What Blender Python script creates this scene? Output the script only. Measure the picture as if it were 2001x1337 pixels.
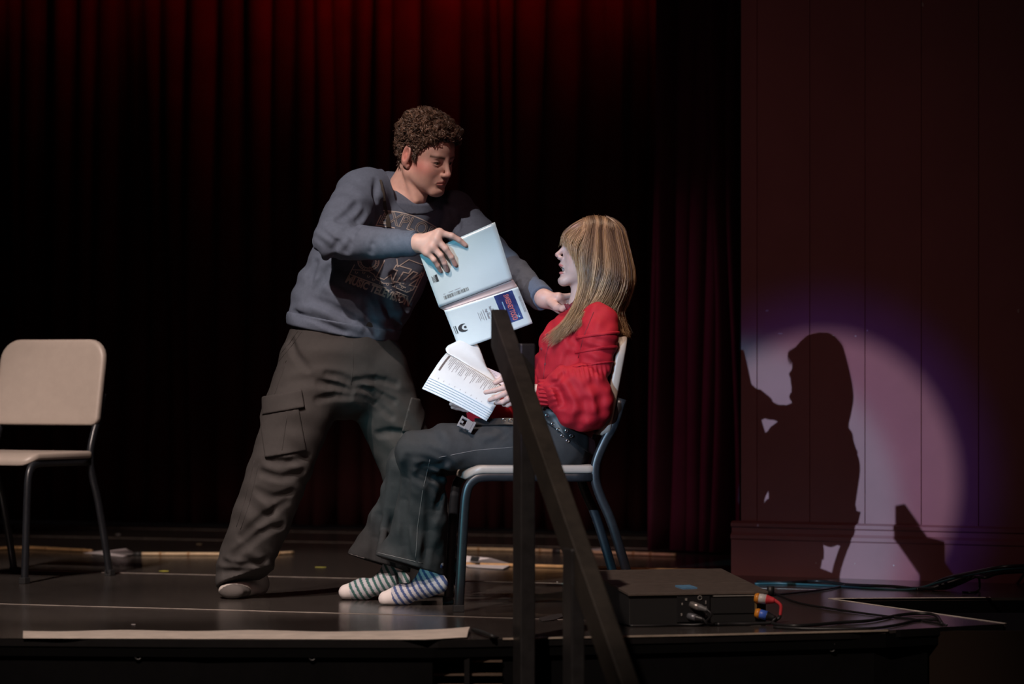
import bpy, bmesh, math, random
import numpy as np
from mathutils import Vector, Matrix, Quaternion
from mathutils.bvhtree import BVHTree

for o in list(bpy.data.objects):
    bpy.data.objects.remove(o)
SC = bpy.context.scene
COL = SC.collection
R_ = math.radians
random.seed(7)
NR = np.random.RandomState(11)

# ------------------------------------------------------------------ camera
# metres; x right, y upstage (away from the camera), z up; stage floor is z = 0
FPX = 7446.0            # focal length in pixels of the 2001 px wide frame
HC = 0.78               # eye height above the stage floor
HZ = 704.0              # horizon row
cd = bpy.data.cameras.new('camera')
cam = bpy.data.objects.new('camera', cd)
COL.objects.link(cam)
cam.location = (0, 0, HC)
cam.rotation_euler = (R_(90), 0, 0)
cd.sensor_width = 36.0
cd.lens = 36.0 * FPX / 2001.0
cd.shift_y = (HZ - 668.5) / 2001.0
cd.clip_end = 200
cd.dof.use_dof = True
cd.dof.focus_distance = 12.1
cd.dof.aperture_fstop = 3.2
SC.camera = cam


def P(px, py, Y):
    return np.array(((px - 1000.5) / FPX * Y, Y, HC - (py - HZ) / FPX * Y))


def PF(px, py, z=0.0):
    """the point of the plane at height z seen in pixel (px, py)"""
    Y = FPX * (HC - z) / (py - HZ)
    return np.array(((px - 1000.5) / FPX * Y, Y, z))


# ------------------------------------------------------------------ world, lights, exposure
w = bpy.data.worlds.new('world')
SC.world = w
w.use_nodes = True
w.node_tree.nodes['Background'].inputs[0].default_value = (0.30, 0.22, 0.24, 1)
w.node_tree.nodes['Background'].inputs[1].default_value = 0.006
vs = SC.view_settings
vs.view_transform = 'Standard'
vs.look = 'None'
vs.exposure = 0.0
vs.gamma = 1.0
vs.use_curve_mapping = False


def lamp(name, kind, loc, target, energy, color, size=0.1, angle=30, blend=0.3):
    d = bpy.data.lights.new(name, kind)
    d.energy = energy
    d.color = color
    if kind == 'SPOT':
        d.spot_size = R_(angle)
        d.spot_blend = blend
        d.shadow_soft_size = size
    elif kind == 'AREA':
        d.size = size
    else:
        d.shadow_soft_size = size
    o = bpy.data.objects.new(name, d)
    COL.objects.link(o)
    o.location = loc
    v = Vector(target) - Vector(loc)
    o.rotation_euler = v.to_track_quat('-Z', 'Y').to_euler()
    return o


# follow spot from the booth: its disc lands on the splayed wall behind the chair
SPC = P(1600, 940, 13.65)                      # centre of the disc on the wall
SPL = np.array((-12.7, -14.0, 6.8))            # the booth lantern
lamp('follow_spot', 'SPOT', SPL, SPC, 12600, (0.92, 0.87, 0.95), 0.05, 1.9, 0.015)
lamp('follow_spot_halo', 'SPOT', SPL, SPC, 6500, (0.17, 0.11, 1.0), 0.05, 2.75, 0.8)
# second, cyan lantern beside it on the two actors
CYC = P(965, 800, 12.0)
lamp('cyan_spot', 'SPOT', SPL, CYC, 13000, (0.20, 0.86, 1.0), 0.05, 2.45, 0.3)
# warm wash hung over the front of the house, camera left
lamp('warm_wash', 'SPOT', (-2.55, 6.75, 6.35), (-1.25, 12.4, 0.75), 2550, (1.0, 0.82, 0.74), 0.07, 20.5, 0.5)
# warm top light over the chair
lamp('warm_top_light', 'SPOT', (0.36, 12.05, 5.2), (0.22, 12.03, 0.9), 420, (1.0, 0.74, 0.56), 0.06, 11, 0.7)
lamp('warm_wash_upstage', 'SPOT', (-2.4, 8.5, 6.3), (-1.0, 15.3, 0.0), 800, (1.0, 0.80, 0.70), 0.07, 22, 0.5)
lamp('warm_wash_downstage', 'SPOT', (-2.0, 5.5, 6.0), (-0.25, 10.95, 0.2), 1600, (1.0, 0.80, 0.70), 0.07, 24, 0.6)
# added pink fill, standing in for the wash on the leg curtain
lamp('added_pink_fill', 'SPOT', (-4.5, 14.2, 1.7), (0.66, 15.4, 0.65), 170, (1.0, 0.20, 0.46), 0.08, 20, 0.9)
# soft spill of the other front lamps
lamp('front_spill', 'SPOT', (0.4, 1.5, 6.5), (-0.1, 13.0, 0.9), 290, (1.0, 0.42, 0.38), 0.5, 23, 1.0)
# red top light grazing the upstage curtain
for _x, _e in ((-2.6, 60), (-1.75, 42), (-0.85, 75), (-0.25, 130), (0.35, 110), (0.9, 46)):
    _y = 18.38 - 0.42 * (_x + 2.47)
    lamp('red_top_light', 'SPOT', (_x, _y - 0.65, 3.15), (_x - 0.05, _y - 0.10, 3.01), _e * 0.33, (1.0, 0.015, 0.02), 0.05, 104, 1.0)

# ------------------------------------------------------------------ helpers
MATS = {}


def mat(name, col, rough=0.6, metal=0.0, var=0.0, vscale=20, bump=0.0, bscale=200, sheen=0.0, spec=0.5,
        attr=None, sss=0.0, stretch=None, coat=0.0, col2=None):
    if name in MATS:
        return MATS[name]
    m = bpy.data.materials.new(name)
    m.use_nodes = True
    nt = m.node_tree
    b = nt.nodes['Principled BSDF']
    b.inputs['Roughness'].default_value = rough
    b.inputs['Metallic'].default_value = metal
    b.inputs['Specular IOR Level'].default_value = spec
    if sheen:
        b.inputs['Sheen Weight'].default_value = sheen
        b.inputs['Sheen Roughness'].default_value = 0.4
        b.inputs['Sheen Tint'].default_value = (min(col[0] * 3, 1), min(col[1] * 3, 1), min(col[2] * 3, 1), 1)
    if coat:
        b.inputs['Coat Weight'].default_value = coat
        b.inputs['Coat Roughness'].default_value = 0.12
    if sss:
        b.inputs['Subsurface Weight'].default_value = sss
        b.inputs['Subsurface Radius'].default_value = (0.010, 0.004, 0.002)
        b.inputs['Subsurface Scale'].default_value = 0.6
    tc = nt.nodes.new('ShaderNodeTexCoord')
    src = tc.outputs['Object']
    if stretch:
        mp = nt.nodes.new('ShaderNodeMapping')
        mp.inputs['Scale'].default_value = stretch
        nt.links.new(src, mp.inputs[0])
        src = mp.outputs[0]
    base = None
    if attr:
        a = nt.nodes.new('ShaderNodeAttribute')
        a.attribute_name = attr
        base = a.outputs['Color']
    if var or col2:
        n = nt.nodes.new('ShaderNodeTexNoise')
        n.inputs['Scale'].default_value = vscale
        n.inputs['Detail'].default_value = 6
        n.inputs['Roughness'].default_value = 0.65
        nt.links.new(src, n.inputs['Vector'])
        if col2 is not None:
            rp = nt.nodes.new('ShaderNodeValToRGB')
            rp.color_ramp.elements[0].position = 0.36
            rp.color_ramp.elements[1].position = 0.68
            rp.color_ramp.elements[0].color = (*col, 1)
            rp.color_ramp.elements[1].color = (*col2, 1)
            nt.links.new(n.outputs['Fac'], rp.inputs['Fac'])
            nt.links.new(rp.outputs['Color'], b.inputs['Base Color'])
            base = None
        else:
            mr = nt.nodes.new('ShaderNodeMapRange')
            mr.inputs['From Min'].default_value = 0.25
            mr.inputs['From Max'].default_value = 0.75
            mr.inputs['To Min'].default_value = 1 - var
            mr.inputs['To Max'].default_value = 1 + var
            nt.links.new(n.outputs['Fac'], mr.inputs['Value'])
            mx = nt.nodes.new('ShaderNodeMix')
            mx.data_type = 'RGBA'
            mx.blend_type = 'MULTIPLY'
            mx.inputs['Factor'].default_value = 1
            if base is not None:
                nt.links.new(base, mx.inputs['A'])
            else:
                mx.inputs['A'].default_value = (*col, 1)
            nt.links.new(mr.outputs['Result'], mx.inputs['B'])
            nt.links.new(mx.outputs['Result'], b.inputs['Base Color'])
            base = None
    elif base is not None:
        nt.links.new(base, b.inputs['Base Color'])
    else:
        b.inputs['Base Color'].default_value = (*col, 1)
    if bump:
        n2 = nt.nodes.new('ShaderNodeTexNoise')
        n2.inputs['Scale'].default_value = bscale
        n2.inputs['Detail'].default_value = 4
        nt.links.new(src, n2.inputs['Vector'])
        bp = nt.nodes.new('ShaderNodeBump')
        bp.inputs['Strength'].default_value = bump
        bp.inputs['Distance'].default_value = 0.002
        nt.links.new(n2.outputs['Fac'], bp.inputs['Height'])
        nt.links.new(bp.outputs['Normal'], b.inputs['Normal'])
    MATS[name] = m
    return m


def tag(o, label=None, cat=None, group=None, kind=None):
    if label:
        o['label'] = label
    if cat:
        o['category'] = cat
    if group:
        o['group'] = group
    if kind:
        o['kind'] = kind
    return o


def empty(name, loc=(0, 0, 0), rz=0.0, parent=None):
    o = bpy.data.objects.new(name, None)
    o.empty_display_size = 0.05
    COL.objects.link(o)
    o.location = loc
    o.rotation_euler = (0, 0, rz)
    if parent:
        o.parent = parent
    return o


def link(name, me, material, parent=None, world=False):
    """link a mesh; with world=True the vertices are in world space and the parent's offset is taken out"""
    o = bpy.data.objects.new(name, me)
    COL.objects.link(o)
    if material and not me.materials:
        me.materials.append(material)
    if parent:
        o.parent = parent
        if world:
            q = parent
            M = Matrix.Identity(4)
            while q is not None:
                M = q.matrix_parent_inverse @ q.matrix_basis @ M
                q = q.parent
            o.matrix_parent_inverse = M.inverted()
    return o


def centred(name, me, material, origin=None):
    """a top-level mesh whose origin sits at the middle of its base (or at origin)"""
    co = np.empty(len(me.vertices) * 3, np.float32)
    me.vertices.foreach_get('co', co)
    co = co.reshape(-1, 3)
    if origin is None:
        origin = np.array(((co[:, 0].min() + co[:, 0].max()) / 2, (co[:, 1].min() + co[:, 1].max()) / 2, co[:, 2].min()))
    origin = np.array(origin, np.float32)
    me.vertices.foreach_set('co', (co - origin).ravel())
    o = link(name, me, material)
    o.location = Vector([float(x) for x in origin])
    return o


def mesh_np(name, V, Q=None, T=None, smooth=True, colors=None):
    me = bpy.data.meshes.new(name)
    V = np.asarray(V, np.float32)
    idx = []
    tot = []
    if Q is not None and len(Q):
        Q = np.asarray(Q, np.int32)
        idx.append(Q.ravel())
        tot.append(np.full(len(Q), 4, np.int32))
    if T is not None and len(T):
        T = np.asarray(T, np.int32)
        idx.append(T.ravel())
        tot.append(np.full(len(T), 3, np.int32))
    idx = np.concatenate(idx)
    tot = np.concatenate(tot)
    me.vertices.add(len(V))
    me.vertices.foreach_set('co', V.ravel())
    me.loops.add(len(idx))
    me.loops.foreach_set('vertex_index', idx)
    me.polygons.add(len(tot))
    st = np.zeros(len(tot), np.int32)
    st[1:] = np.cumsum(tot)[:-1]
    me.polygons.foreach_set('loop_start', st)
    me.polygons.foreach_set('loop_total', tot)
    me.polygons.foreach_set('use_smooth', np.full(len(tot), smooth, bool))
    me.update(calc_edges=True)
    me.validate()
    if colors is not None:
        a = me.color_attributes.new('Col', 'FLOAT_COLOR', 'POINT')
        c = np.ones((len(V), 4), np.float32)
        c[:, :3] = colors
        a.data.foreach_set('color', c.ravel())
    return me


class MB:
    """collects simple solids into one mesh"""

    def __init__(s):
        s.v = []
        s.f = []

    def add(s, v, f):
        n = len(s.v)
        s.v += [tuple(float(c) for c in p) for p in v]
        s.f += [tuple(i + n for i in q) for q in f]
        return s

    def box(s, lo, hi, M=None):
        x0, y0, z0 = lo
        x1, y1, z1 = hi
        v = [(x0, y0, z0), (x1, y0, z0), (x1, y1, z0), (x0, y1, z0), (x0, y0, z1), (x1, y0, z1), (x1, y1, z1), (x0, y1, z1)]
        if M is not None:
            v = [M @ Vector(p) for p in v]
        return s.add(v, [(0, 3, 2, 1), (4, 5, 6, 7), (0, 1, 5, 4), (1, 2, 6, 5), (2, 3, 7, 6), (3, 0, 4, 7)])

    def prism(s, poly, z0, z1):
        """poly: counter-clockwise (x, y)"""
        n = len(poly)
        v = [(p[0], p[1], z0) for p in poly] + [(p[0], p[1], z1) for p in poly]
        f = [tuple(range(n - 1, -1, -1)), tuple(range(n, 2 * n))]
        f += [(i, (i + 1) % n, n + (i + 1) % n, n + i) for i in range(n)]
        return s.add(v, f)

    def tube(s, pts, r, seg=8, cap=True, flat=None):
        """swept tube; r a number or a list; flat=(rx, ry) gives a rectangle-ish oval section"""
        pts = [np.array(p, float) for p in pts]
        n = len(pts)
        rs = r if hasattr(r, '__len__') else [r] * n
        tang = []
        for i in range(n):
            t = pts[min(i + 1, n - 1)] - pts[max(i - 1, 0)]
            tang.append(t / (np.linalg.norm(t) + 1e-12))
        up = np.array((0, 0, 1.0))
        if abs(tang[0] @ up) > 0.95:
            up = np.array((1.0, 0, 0))
        u = np.cross(tang[0], up)
        u /= np.linalg.norm(u)
        V = []
        for i in range(n):
            u = u - tang[i] * (u @ tang[i])
            u /= np.linalg.norm(u)
            q = np.cross(tang[i], u)
            for k in range(seg):
                a = 2 * math.pi * (k + 0.5) / seg
                V.append(pts[i] + rs[i] * (math.cos(a) * u + math.sin(a) * q))
        F = []
        for i in range(n - 1):
            for k in range(seg):
                k2 = (k + 1) % seg
                F.append((i * seg + k, i * seg + k2, (i + 1) * seg + k2, (i + 1) * seg + k))
        if cap:
            F.append(tuple(range(seg - 1, -1, -1)))
            F.append(tuple((n - 1) * seg + k for k in range(seg)))
        return s.add(V, F)

    def strip(s, pts, side, hw, ht, normal):
        """rectangular bar swept along pts: half width hw along `side`, half height ht along `normal`"""
        side = np.array(side, float)
        normal = np.array(normal, float)
        V = []
        for p in pts:
            p = np.array(p, float)
            for a, b in ((-1, -1), (1, -1), (1, 1), (-1, 1)):
                V.append(p + side * hw * a + normal * ht * b)
        F = []
        n = len(pts)
        for i in range(n - 1):
            for k in range(4):
                F.append((i * 4 + k, i * 4 + (k + 1) % 4, i * 4 + 4 + (k + 1) % 4, i * 4 + 4 + k))
        F.append((3, 2, 1, 0))
        F.append(tuple((n - 1) * 4 + k for k in range(4)))
        return s.add(V, F)

    def mesh(s, name, smooth=False, bevel=0.0, bseg=2):
        me = bpy.data.meshes.new(name)
        me.from_pydata(s.v, [], s.f)
        bm = bmesh.new()
        bm.from_mesh(me)
        bmesh.ops.recalc_face_normals(bm, faces=bm.faces)
        if bevel:
            es = [e for e in bm.edges if len(e.link_faces) == 2 and e.calc_face_angle(0) > 0.5]
            bmesh.ops.bevel(bm, geom=es, offset=bevel, segments=bseg, profile=0.5, affect='EDGES', clamp_overlap=True)
        for f in bm.faces:
            f.smooth = smooth
        bm.to_mesh(me)
        bm.free()
        return me

    def part(s, name, m, parent, smooth=False, bevel=0.0, world=False):
        return link(name, s.mesh(name, smooth, bevel), m, parent, world)

    def thing(s, name, m, smooth=False, bevel=0.0, origin=None):
        return centred(name, s.mesh(name, smooth, bevel), m, origin)


def spline(pts, n=8):
    """Catmull-Rom through pts"""
    pts = [np.array(p, float) for p in pts]
    pts = [2 * pts[0] - pts[1]] + pts + [2 * pts[-1] - pts[-2]]
    out = []
    for i in range(1, len(pts) - 2):
        p0, p1, p2, p3 = pts[i - 1:i + 3]
        for k in range(n):
            t = k / n
            out.append(0.5 * ((2 * p1) + (-p0 + p2) * t + (2 * p0 - 5 * p1 + 4 * p2 - p3) * t * t + (-p0 + 3 * p1 - 3 * p2 + p3) * t ** 3))
    out.append(pts[-2])
    return out


_txt_cache = {}


def text2d(body, size=1.0, bold=0.0, outline=0.0, align='CENTER', maxedge=None, shear=0.0):
    """text as flat triangles: (N,2) points and faces, cap height about 0.7*size"""
    cu = bpy.data.curves.new('t', 'FONT')
    cu.body = body
    cu.size = size
    cu.align_x = align
    cu.resolution_u = 3
    cu.offset = bold
    cu.shear = shear
    if outline:
        cu.fill_mode = 'NONE'
        cu.bevel_depth = outline
        cu.bevel_resolution = 0
    o = bpy.data.objects.new('t', cu)
    COL.objects.link(o)
    dg = bpy.context.evaluated_depsgraph_get()
    me = o.evaluated_get(dg).to_mesh()
    bm = bmesh.new()
    bm.from_mesh(me)
    o.evaluated_get(dg).to_mesh_clear()
    bpy.data.objects.remove(o)
    bpy.data.curves.remove(cu)
    bmesh.ops.triangulate(bm, faces=bm.faces)
    if maxedge:
        for _ in range(4):
            es = [e for e in bm.edges if e.calc_length() > maxedge]
            if not es:
                break
            bmesh.ops.subdivide_edges(bm, edges=es, cuts=1)
            bmesh.ops.triangulate(bm, faces=bm.faces)
    bm.verts.index_update()
    V = np.array([v.co[:] for v in bm.verts]).reshape(-1, 3)
    F = [[v.index for v in f.verts] for f in bm.faces]
    bm.free()
    return V[:, :2], F


class Ink:
    """flat print: 2-D shapes collected, then mapped onto a surface by fn(u, v) -> xyz"""

    def __init__(s):
        s.v = []
        s.f = []

    def addvf(s, V, F):
        n = len(s.v)
        s.v += [tuple(p) for p in V]
        s.f += [tuple(i + n for i in q) for q in F]

    def rect(s, x0, y0, x1, y1, nx=1, ny=1):
        V = [(x0 + (x1 - x0) * i / nx, y0 + (y1 - y0) * j / ny) for j in range(ny + 1) for i in range(nx + 1)]
        F = [(j * (nx + 1) + i, j * (nx + 1) + i + 1, (j + 1) * (nx + 1) + i + 1, (j + 1) * (nx + 1) + i) for j in range(ny) for i in range(nx)]
        s.addvf(V, F)

    def line(s, pts, w, sub=3, closed=False):
        pts = [np.array(p, float) for p in pts]
        if closed:
            pts = pts + [pts[0]]
        for a, b in zip(pts[:-1], pts[1:]):
            d = b - a
            L = np.linalg.norm(d)
            if L < 1e-9:
                continue
            d /= L
            q = np.array((-d[1], d[0])) * w / 2
            a2 = a - d * w * 0.3
            b2 = b + d * w * 0.3
            V = []
            for i in range(sub + 1):
                c = a2 + (b2 - a2) * i / sub
                V += [tuple(c - q), tuple(c + q)]
            s.addvf(V, [(2 * i, 2 * i + 2, 2 * i + 3, 2 * i + 1) for i in range(sub)])

    def text(s, body, x, y, size, rot=0.0, **kw):
        V, F = text2d(body, size, **kw)
        c, q = math.cos(rot), math.sin(rot)
        s.addvf([(x + p[0] * c - p[1] * q, y + p[0] * q + p[1] * c) for p in V], F)

    def build(s, name, fn, m, parent, world=True, keep=None):
        V = [fn(*p) for p in s.v]
        if keep:
            ok = [keep(p) for p in V]
            s.f = [q for q in s.f if all(ok[i] for i in q)]
            used = sorted(set(i for q in s.f for i in q))
            mp = {i: k for k, i in enumerate(used)}
            V = [V[i] for i in used]
            s.f = [tuple(mp[i] for i in q) for q in s.f]
        me = bpy.data.meshes.new(name)
        me.from_pydata([tuple(float(c) for c in p) for p in V], [], s.f)
        return link(name, me, m, parent, world)
# ------------------------------------------------------------------ materials
M_floor = mat('black_stage_floor', (0.052, 0.045, 0.041), 0.17, var=0.5, vscale=9, bump=0.10, bscale=60, stretch=(1, 6, 1), spec=0.55)
M_floorbase = mat('floor_underlay', (0.003, 0.003, 0.003), 0.95, spec=0.05)
M_seam = mat('worn_seam', (0.26, 0.22, 0.195), 0.5, var=0.5, vscale=14)
M_nosing = mat('worn_edge_tape', (0.34, 0.28, 0.22), 0.6, var=0.4, vscale=9)
M_tapew = mat('scuffed_pale_tape', (0.66, 0.58, 0.52), 0.6, var=0.4, vscale=9)
M_face = mat('black_fascia', (0.0035, 0.0033, 0.0035), 0.9, spec=0.08, var=0.4, vscale=6)
M_curt = mat('dark_red_velvet', (0.040, 0.010, 0.011), 0.85, var=0.3, vscale=5, sheen=0.25, spec=0.1)
M_leg = mat('maroon_velvet', (0.050, 0.010, 0.022), 0.75, var=0.2, vscale=8, sheen=0.5, spec=0.15)
M_wall = mat('maroon_paint', (0.34, 0.150, 0.158), 0.55, var=0.10, vscale=3, bump=0.10, bscale=40)
M_black = mat('black_paint', (0.006, 0.0055, 0.0055), 0.7, spec=0.15, var=0.3, vscale=20)
M_house = mat('dark_house_floor', (0.010, 0.008, 0.008), 0.8)
M_ledge = mat('dusty_board', (0.085, 0.055, 0.034), 0.7, var=0.4, vscale=15)
M_cable = mat('black_cable', (0.012, 0.012, 0.013), 0.45)
M_chip = mat('bare_plaster_chip', (0.55, 0.52, 0.50), 0.8)

# ------------------------------------------------------------------ stage floor
ANG = R_(22.5)
UD = np.array((math.cos(ANG), -math.sin(ANG), 0))
VD = np.array((math.sin(ANG), math.cos(ANG), 0))


def UV(u, v, z=0.0):
    return UD * u + VD * v + np.array((0, 0, z))


# the apron's front edge as seen, left to right
EDGE = [np.array((-3.2, 10.95)), np.array((-2.4, 10.80)), PF(0, 1247)[:2], PF(400, 1250)[:2], PF(845, 1251)[:2], PF(1100, 1246)[:2],
        PF(1400, 1240)[:2], PF(1730, 1232)[:2], PF(1965, 1219)[:2]]
INNER = [PF(1620, 1170)[:2], PF(1935, 1168)[:2], np.array((2.6, 12.55))]


def clip_half(poly, n, c, keep_ge):
    """clip polygon to n.p >= c (or <=)"""
    out = []
    s = 1 if keep_ge else -1
    m = len(poly)
    for i in range(m):
        a, b = poly[i], poly[(i + 1) % m]
        da, db = s * (a @ n - c), s * (b @ n - c)
        if da >= 0:
            out.append(a)
        if (da >= 0) != (db >= 0):
            out.append(a + (b - a) * (da / (da - db)))
    return out


outline = EDGE + INNER + [np.array((3.4, 19.0)), np.array((-4.6, 22.0)), np.array((-4.6, 12.0))]
floor = MB().prism(outline, -0.05, -0.010).thing('floor', M_floorbase, origin=(0, 12, 0))
tag(floor, 'glossy black boarded stage floor with pale worn seams', None, None, 'structure')
seams = [10.64, 12.36, 14.77, 15.64]
cuts = [-99] + seams + [99]
vn = VD[:2]
for a, b in zip(cuts[:-1], cuts[1:]):
    poly = clip_half(clip_half(outline, vn, a + 0.002, True), vn, b - 0.002, False)
    MB().prism(poly, -0.0095, 0.0).part('floor_panel', M_floor, floor, world=True)
for v, wd in zip(seams, (0.011, 0.008, 0.011, 0.010)):
    pts = []
    for i in range(61):
        u = -9 + i * 0.2
        pts.append(UV(u, v + 0.004 * math.sin(u * 3.1 + v) + 0.003 * math.sin(u * 7.7), 0.0006))
    q = [p for p in pts if p[0] < 1.0 + (p[1] - 12) * 0.2 and p[0] > -3.2]
    MB().strip(q, VD, wd / 2, 0.0006, (0, 0, 1)).part('seam_strip', M_seam, floor, world=True)

# fascia under the apron: black panels with a gap where the boards behind show
fas = []


def fascia(pts, z0, z1, th=0.03):
    mb = MB()
    V = []
    for p in pts:
        V += [(p[0], p[1], z0), (p[0], p[1], z1), (p[0], p[1] + th, z1), (p[0], p[1] + th, z0)]
    F = []
    for i in range(len(pts) - 1):
        for k in range(4):
            F.append((i * 4 + k, i * 4 + (k + 1) % 4, i * 4 + 4 + (k + 1) % 4, i * 4 + 4 + k))
    F += [(3, 2, 1, 0), tuple((len(pts) - 1) * 4 + k for k in range(4))]
    return mb.add(V, F)


def on_edge(px):
    """point of the apron edge in column px"""
    for a, b in zip(EDGE[:-1], EDGE[1:]):
        pa = 1000.5 + FPX * a[0] / a[1]
        pb = 1000.5 + FPX * b[0] / b[1]
        if pa <= px <= pb:
            t = (px - pa) / (pb - pa)
            return a + (b - a) * t
    return EDGE[-1]


wf = tag(empty('wall_front', (0, 10.7, -0.9)), 'black boarded front of the stage apron with an open gap', None, None, 'structure')
for px0, px1 in ((-450, 845), (982, 1812)):
    n = 8
    pts = [on_edge(px0 + (px1 - px0) * i / n) + np.array((0, 0.012)) for i in range(n + 1)]
    fascia(pts, -0.9, -0.011).part('fascia_panel', M_face, wf, world=True)
# lip strip under the floor edge
n = 24
pts = [on_edge(-450 + (1960 + 450) * i / n) for i in range(n + 1)]
fascia([p + np.array((0, -0.004)) for p in pts], -0.022, -0.0005, 0.012).part('edge_lip', M_black, wf, world=True)
# inside the gap: back board, ledges, upright
a, b = on_edge(845), on_edge(982)
MB().box((a[0] - 0.02, a[1] + 0.16, -0.9), (b[0] + 0.02, a[1] + 0.19, -0.012)).part('back_board', M_ledge, wf, world=True)
for z in (-0.060, -0.098, -0.128, -0.16):
    MB().box((a[0] + 0.001, a[1] + 0.05, z - 0.006), (b[0] - 0.002, a[1] + 0.158, z)).part('ledge', M_ledge, wf, world=True)
MB().box((a[0] + 0.088, a[1] + 0.03, -0.9), (a[0] + 0.103, a[1] + 0.049, -0.012)).part('upright', M_black, wf, world=True)
# right end of the fascia: brown stair cheek seen in the dark
c, d = on_edge(1815), on_edge(1960)
MB().box((c[0], c[1] + 0.02, -0.9), (d[0] + 0.5, c[1] + 0.06, -0.012)).part('fascia_panel', mat('dark_brown_board', (0.016, 0.010, 0.007), 0.9, spec=0.08), wf, world=True)
for px in (270, 610, 1625):
    p = on_edge(px)
    z = -0.045
    pts = [(p[0] + 0.010 * math.cos(t), p[1] + 0.004, z + 0.013 * math.sin(t)) for t in np.linspace(0.4, 5.6, 12)]
    MB().tube(pts, 0.0022, 6).part('pull_ring', mat('dull_steel', (0.10, 0.10, 0.10), 0.5, 0.8), wf, True, world=True)

# worn pale nosing along the edge, right part
pts = [on_edge(982 + (1735 - 982) * i / 20) for i in range(21)]
nos = fascia([p + np.array((0, -0.0065)) for p in pts], -0.003, 0.0012, 0.016).thing('trim_1', M_nosing)
tag(nos, 'pale worn nosing strip along the stage edge', None, None, 'structure')
pts = [INNER[0] + (np.array(EDGE[-1]) - INNER[0]) * t for t in np.linspace(0, 1, 12)]
t2 = MB().strip([(p[0], p[1], 0.0006) for p in pts], (0.6, 0.8, 0), 0.007, 0.0008, (0, 0, 1)).thing('trim_2', M_tapew)
tag(t2, 'scuffed pale tape edge slanting along the black gap', None, None, 'structure')
pts = [INNER[0] + (INNER[1] - INNER[0]) * t for t in np.linspace(0, 1, 12)]
t3 = MB().strip([(p[0], p[1], 0.0006) for p in pts], (0, 1, 0), 0.009, 0.0008, (0, 0, 1)).thing('trim_3', M_tapew)
tag(t3, 'scuffed pale tape edge running straight behind the black gap', None, None, 'structure')

hf = MB().box((-9, -3, -1.0), (9, 14.5, -0.9)).thing('house_floor', M_house)
tag(hf, 'dark auditorium floor below the stage', None, None, 'structure')

# ------------------------------------------------------------------ curtains


def drape(name, A, B, z0, z1, folds, amp, m, seed, nz=26, flare=0.0, parent=None, sharp=1.6):
    """a hanging cloth from A to B (x, y) with vertical pleats of uneven width"""
    rs = np.random.RandomState(seed)
    A = np.array(A, float)
    B = np.array(B, float)
    L = np.linalg.norm(B - A)
    d = (B - A) / L
    nrm = np.array((d[1], -d[0]))
    if nrm[1] > 0:
        nrm = -nrm
    per = 14
    n = folds * per
    wdt = rs.uniform(0.5, 1.5, folds)
    wdt = np.cumsum(np.concatenate(([0], wdt)))
    wdt /= wdt[-1]
    ph = np.interp(np.linspace(0, folds, n + 1), np.arange(folds + 1), wdt)
    am = rs.uniform(0.45, 1.25, folds + 1)
    tt = np.linspace(0, folds, n + 1)
    a_i = np.interp(tt, np.arange(folds + 1), am)
    wave = np.abs(np.cos(tt * math.pi)) ** sharp
    skew = np.sin(tt * 2 * math.pi) * 0.25 * L / folds
    V = []
    zs = np.linspace(z0, z1, nz + 1)
    off2 = rs.uniform(0, 6.28, 4)
    for k, z in enumerate(zs):
        h = (z - z0) / (z1 - z0)
        drift = 0.015 * np.sin(h * 5 + tt * 0.9 + off2[0]) + 0.010 * np.sin(h * 9 + tt * 1.7 + off2[1])
        am2 = a_i * amp * (0.75 + 0.35 * (1 - h) + 0.18 * np.sin(h * 6 + tt * 1.3 + off2[2]))
        s = ph * L + drift + skew * (0.7 + 0.3 * np.sin(tt + off2[3]))
        q = wave * am2
        fl = flare * (1 - h) ** 5
        base = A[None, :] + d[None, :] * (s[:, None] + (ph[:, None] - 0.8) * fl) + nrm[None, :] * q[:, None]
        for p in base:
            V.append((p[0], p[1], z))
    F = []
    m1 = n + 1
    for k in range(nz):
        for i in range(n):
            F.append((k * m1 + i, k * m1 + i + 1, (k + 1) * m1 + i + 1, (k + 1) * m1 + i))
    me = mesh_np(name, V, F)
    o = centred(name, me, m)
    md = o.modifiers.new('thickness', 'SOLIDIFY')
    md.thickness = 0.004
    return o


cl = PF(0, 1019)
cr = PF(1290, 1042)
dd = (cr - cl)[:2] / np.linalg.norm((cr - cl)[:2])
bc = drape('stage_curtain', cl[:2] - dd * 1.2, cr[:2] + dd * 1.3, 0.012, 4.6, 46, 0.10, M_curt, 5)
tag(bc, 'full-width dark red pleated curtain hanging at the back of the stage', 'curtain')
ll = PF(1289, 1079)
lr = PF(1452, 1086)
lc = drape('leg_curtain', ll[:2], lr[:2] + np.array((0.10, 0.02)), 0.012, 3.6, 7, 0.085, M_leg, 12, flare=0.03, sharp=1.3)
tag(lc, 'narrow maroon velvet side curtain hanging beside the maroon wall', 'curtain')

# ------------------------------------------------------------------ splayed maroon wall
WL = PF(1447, 1124)[:2]
WDIR = np.array((math.cos(R_(29)), -math.sin(R_(29))))
WN = np.array((-math.sin(R_(29)), -math.cos(R_(29))))
wl = WL


def wcol(px):
    """distance along the wall at column px"""
    k = (px - 1000.5) / FPX
    # wl.x + s*dx = k*(wl.y + s*dy)
    return (k * wl[1] - wl[0]) / (WDIR[0] - k * WDIR[1])


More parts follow.
